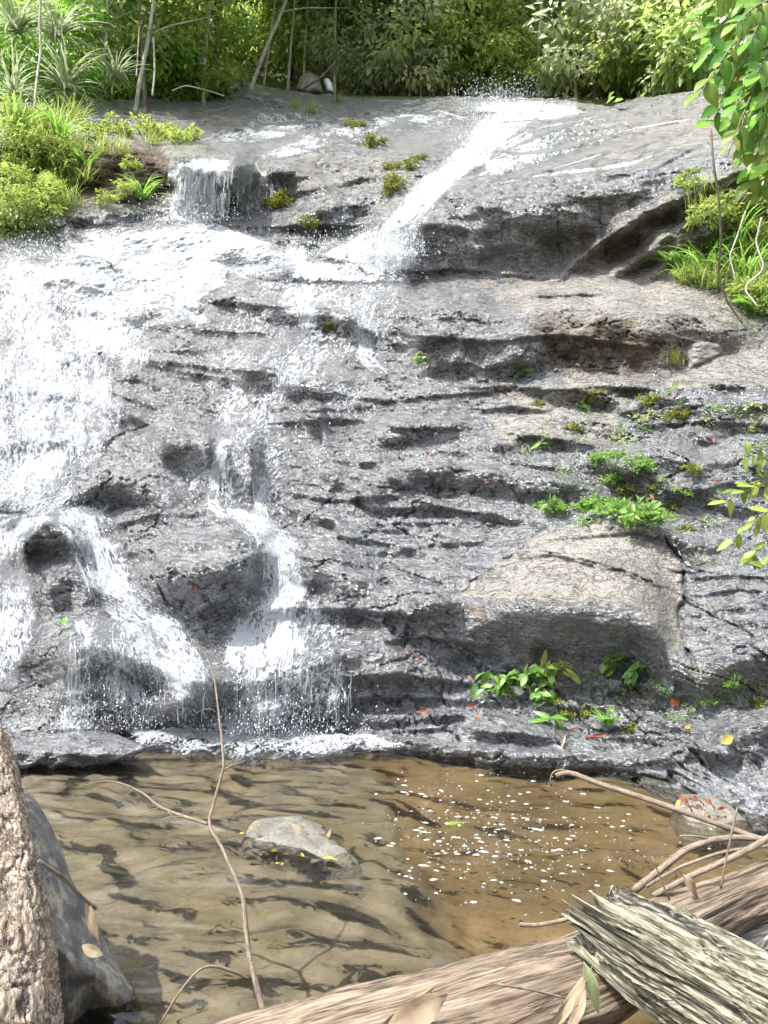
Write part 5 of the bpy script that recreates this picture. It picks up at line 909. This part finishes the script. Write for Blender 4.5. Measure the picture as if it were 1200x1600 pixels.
for a in [(478,1308,.20,.05,-38,LD,'long pinkish dry leaf lying across the granite rock'), (507,1316,.16,.03,62,LD,'second dry leaf crossing the first on the granite rock'), (400,1295,.07,.025,-60,LD,'short dry leaf on the left of the granite rock')]:
    fallen(*a[:7], where=4.0, curl=.1)
for i, (px, py, an, mt) in enumerate([(1090,1246,10,LR), (1110,1252,-30,LR), (1075,1256,40,LD), (1130,1262,10,LR), (1095,1262,-15,LD), (1125,1277,20,LR), (1072,1248,-50,LR), (1060,1252,60,LY), (1140,1268,-20,LD), (1105,1270,35,LD)]):
    fallen(px, py, random.uniform(.06, .11), random.uniform(.014, .028), an, LK if mt is LR and px % 2 else mt, 'dry curled leaf in the litter on the low grey rock', where=4.02+.002*(px % 20), tip=random.uniform(.5, 2.5), curl=random.uniform(.1, .8), wav=.12)['group'] = 'dry leaves heaped on the low grey rock'
fallen(142,1440,.13,.03,-70,LD,'tan leaf hanging from the vine on the grey boulder', where=2.42, curl=.2); fallen(144,1486,.07,.035,-25,LD,'pale leaf with a dark underside on the grey boulder', where=2.4, hue=.9)
for a, w_ in (((655,1585,.16,.07,20,LD,'big curled tan leaf at the bottom on the driftwood trunk'), 1.9), ((625,1592,.22,.03,28,LD,'long straw leaf beside the big curled one'), 1.92), ((880,1592,.30,.028,38,LD,'long pale leaf leaning on the driftwood trunk'), 1.95), ((928,1548,.14,.035,-72,LP,'pale grey-green leaf hanging below the splintered log'), 2.05), ((905,1580,.12,.03,55,LD,'short tan leaf under the splintered log'), 1.98), ((965,1392,.07,.025,-50,LD,'scrap of leaf'), 2.3), ((1082,1385,.09,.03,-55,LD,'cream leaf on the far part of the driftwood trunk'), 2.62), ((1098,1478,.10,.04,80,LD,'tan leaf standing beside the short pale log end'), 2.5)):
    if a[6] != 'scrap of leaf': fallen(*a, where=w_, curl=.45, wav=.05)

# leafy plants with leaves one can pick out
LFM = {}
def leafy(name, base, tips, lsize, lwid, mat, label, cat='plant', per=6, droop=.5, stem_r=.003, seed=1, hue=.5, spread=1., face=.6, group=None, mat2=None):
    g = random.Random(seed); root = root_at(name, base, label, cat, group); inv = Matrix.Translation(-Vector(base))
    key = (round(lsize, 3), round(lwid, 3), mat.name)
    if key not in LFM: LFM[key] = [leaf_me('leaf', lsize*k, lwid*k, mat, c, .18, q, .02, h) for q, (k, c, h) in enumerate(((1, .2, .4), (.8, .3, .6), (1.15, .12, .75), (.65, .25, .9), (.95, .35, .2)))]
    if mat2 and len(LFM[key]) < 6: LFM[key] += [leaf_me('leaf', lsize*k, lwid*k, mat2, c, .22, q+9, .03, h) for q, (k, c, h) in enumerate(((.9, .3, .5), (.55, .2, .8), (1.05, .4, .3)))]
    for ti in tips:
        pts = [Vector(q) for q in ti]; rr = np.linspace(stem_r, stem_r*.4, len(pts)); st = tube('stem', [tuple(q) for q in pts], rr, M_TWIG, root, .03, 5); st.matrix_local = inv
        seglen = [(pts[i+1]-pts[i]).length for i in range(len(pts)-1)]; tot = sum(seglen)
        for k in range(per):
            u = (.25+.75*(k+g.random()*.6)/per)*tot; i = 0
            while i < len(seglen)-1 and u > seglen[i]: u -= seglen[i]; i += 1
            q = pts[i].lerp(pts[i+1], min(1, u/max(1e-6, seglen[i]))); ax = (pts[i+1]-pts[i]).normalized()
            side = ax.cross(Vector((g.uniform(-.3, .3), -1, g.uniform(-.3, .3)))).normalized()*(1 if k % 2 else -1)
            d = ax*g.uniform(.2, .8)+side*spread+Vector((g.uniform(-.2, .2), g.uniform(-.5, .3), -droop*g.uniform(.4, 1.4)))
            up = Vector((g.uniform(-.6, .6), -face+g.uniform(-.4, .4), g.uniform(.3, 1)))
            inst('leaf', g.choice(LFM[key]), root, inv @ Matrix.Translation(q) @ aim(d, up))
    return root
def tipline(p0, p1, d0, d1, sag=0., n=4):
    out = []
    for i in range(n+1):
        u = i/n; out.append(Vector(pp(p0[0]+(p1[0]-p0[0])*u, p0[1]+(p1[1]-p0[1])*u - sag*math.sin(math.pi*u), d0+(d1-d0)*u)))
    return out
# big overhanging branch, upper right
tips = []; g = random.Random(3)
for (a, b, s) in [((1210,10),(1105,60),22), ((1215,40),(1120,170),20), ((1210,70),(1140,190),18), ((1215,100),(1160,250),14), ((1205,0),(1150,40),8), ((1210,130),(1180,260),10), ((1215,-30),(1160,10),8), ((1215,60),(1180,120),8), ((1210,-40),(1092,28),18), ((1215,-20),(1100,95),25), ((1225,20),(1092,150),30), ((1220,60),(1112,195),28), ((1230,60),(1138,240),24), ((1235,100),(1150,215),20), ((1235,120),(1168,290),22), ((1240,150),(1190,300),16), ((1225,0),(1130,60),20), ((1230,30),(1150,110),20), ((1220,-10),(1170,70),10), ((1230,90),(1185,180),14), ((1205,-40),(1115,-10),10), ((1240,180),(1200,260),8), ((1225,-10),(1120,130),24), ((1235,40),(1165,150),18)]:
    tips.append(tipline(a, b, 4.6+g.uniform(-.3, .3), 4.4+g.uniform(-.4, .3), s, 5))
o = leafy('leafy_branch', pp(1260, -60, 4.7), tips, .125, .07, LB, 'leafy branch with big glossy leaves overhanging the upper right corner', 'branch', per=14, droop=.9, stem_r=.007, seed=8, mat2=LL_)
tips = [tipline(a, b, 5.9, 5.6+g.uniform(-.2, .2), s, 4) for a, b, s in [((1230,740),(1150,715),14), ((1235,760),(1128,790),24), ((1235,800),(1140,850),24), ((1240,830),(1170,880),18), ((1235,780),(1160,770),16), ((1235,720),(1180,705),10), ((1240,850),(1190,890),10), ((1235,800),(1175,820),14)]]
leafy('leafy_shrub', pp(1250, 790, 5.9), tips, .125, .05, LL_, 'shrub with pale oval leaves leaning in at the right edge', 'shrub', per=8, droop=.7, stem_r=.005, seed=4)
def herb(px, py, n, ln, wd, h, label, mat=None, seed=1, per=4, off=.04, fan=.9):
    mat = LH if mat is LB or mat is None else mat; g = random.Random(seed); b = surf(px, py, off); T_ = []
    for k in range(n):
        a = g.uniform(-fan, fan); e = b+Vector((math.sin(a)*h, -g.uniform(.2, .7)*h, math.cos(a)*h*g.uniform(.6, 1))); T_.append([b, b.lerp(e, .5)+Vector((0, 0, .1*h)), e])
    leafy('herb', tuple(b), T_, ln*1.2, wd*1.25, mat, label, 'plant', per+1, .4, .0025, seed, face=.4, group='leafy herbs rooted in the rock')
herb(765,1085,3,.10,.042,.22,'herb with three bright round leaves left of the big leafy clump', seed=2, per=3); herb(800,1078,5,.085,.045,.17,'big leafy clump with a yellowish leaf in front of the dark boulder face', LB, 3, 6); herb(835,1072,6,.085,.045,.17,'broad-leaved part of the clump under the dark boulder face', LB, 4, 6); herb(868,1062,4,.10,.035,.18,'pale pointed-leaved herb at the right of the leafy clump', LL_, 5, 5)
herb(845,1100,4,.05,.035,.13,'small-leaved trailing herb under the leafy clump', LB, 6, 7); herb(962,1050,4,.06,.04,.17,'small-leaved herb at the foot of the boulder front', LB, 7, 7); herb(1000,1058,5,.10,.032,.16,'long-leaved herb right of the small-leaved one', LB, 8, 6); herb(858,1128,2,.13,.045,.07,'single drooping green leaf on the lower shelf', LB, 9, 1)
herb(815,590,3,.09,.05,.20,'green sprig with broad leaves on the black dripping wall', LB, 10, 4); herb(660,572,3,.07,.035,.12,'leafy sprig at the left of the black dripping wall', LB, 11, 4); herb(1005,742,3,.09,.035,.15,'sprig of glossy leaves over the mossy block', LG, 12, 4); herb(850,702,2,.10,.03,.10,'broad blade lying in the crack of the pale ledge', LB, 13, 2); herb(865,800,3,.09,.03,.13,'glossy sprig above the tan boulder', LG, 14, 4)
# hanging vines
def vine(pts, r, label, mat=None): o = tube('hanging_vine', [pp(*q) for q in pts], [r]*len(pts), mat or M_PALET, None, .04, 6, lambda t, l, rr: .2*rr*vnoise(l*9, t, 3)); tag(o, label, 'vine', 'hanging vines')
vine([(1111,200,7.6),(1114,250,7.6),(1122,300,7.7),(1127,370,7.9),(1122,430,8.2),(1135,470,8.3),(1160,505,8.4)], .011, 'brown vine hanging from the overhanging branch to the right bank', M_TWIG)
vine([(1190,340,8.6),(1180,380,8.6),(1196,420,8.5),(1160,450,8.5),(1185,480,8.4)], .010, 'pale looping vine in the weeds at the right edge'); vine([(1165,330,8.7),(1155,360,8.7),(1140,400,8.6),(1150,440,8.6)], .008, 'thin pale vine in the narrow-leaved clump')
vine([(64,-20,13.4),(62,40,13.4),(64,80,13.4),(58,120,13.3),(54,165,13.2)], .02, 'pale bare vine hanging in front of the strap-leaved plants'); vine([(240,60,15.5),(242,110,15.4),(238,150,15.3)], .02, 'root hanging under the vine-hung dark trunk'); vine([(218,40,15.5),(215,90,15.4),(213,120,15.3)], .015, 'thin aerial root left of the vine-hung trunk')
vine([(268,142,15),(290,133,15),(330,143,15.2),(350,150,15.3)], .012, 'dead crooked branch on the flat ledges'); vine([(166,222,13.2),(170,190,13.2),(168,170,13.2)], .012, 'dead upright stem on the earth bank', M_DARKT)
stick('stick', [(470,140,17.3),(500,122,17.3),(524,98,17.2)], .035, .02, 'dark fallen branch leaning beside the far cascade', M_DARKT, 'branch')
# far cascade in the trees and stones at the crest
pillow('rock', [(462,140),(470,118),(485,112),(498,120),(505,146),(480,150)], lambda x, y: 18.6+0*x, .5, M_STONE1, 'dark rock beside the far cascade in the trees', amp=.1, step=3); pillow('rock', [(308,136),(318,118),(338,110),(358,116),(376,134),(360,146),(318,146)], lambda x, y: float(samp(Dreg, 340, 146))+.25-.02*(y-130), .45, M_STONE1, 'grey rock under the leaning pale trunk', amp=.1, step=3)
pillow('rock', [(505,124),(512,120),(520,130),(523,146),(510,146)], lambda x, y: 18.9+0*x, .3, M_DROP, 'small white cascade far back among the trees', amp=.1, step=3, cat='cascade'); pillow('rock', [(1062,548),(1080,536),(1105,532),(1128,538),(1132,552),(1105,565),(1075,578)], lambda x, y: samp(Dreg, x, y)+.05, .16, M_STONE1, 'little round stone behind the smooth dry slab', amp=.03, step=4)
pillow('pebble', [(551,631),(554,627),(562,628),(566,636),(562,641),(553,640)], lambda x, y: float(samp(Dreg, 558, 640))-.05+0*x, .04, M_DARKT, 'small black pebble on the pale wet ledge in mid cliff', amp=.0, step=3, cat='stone')
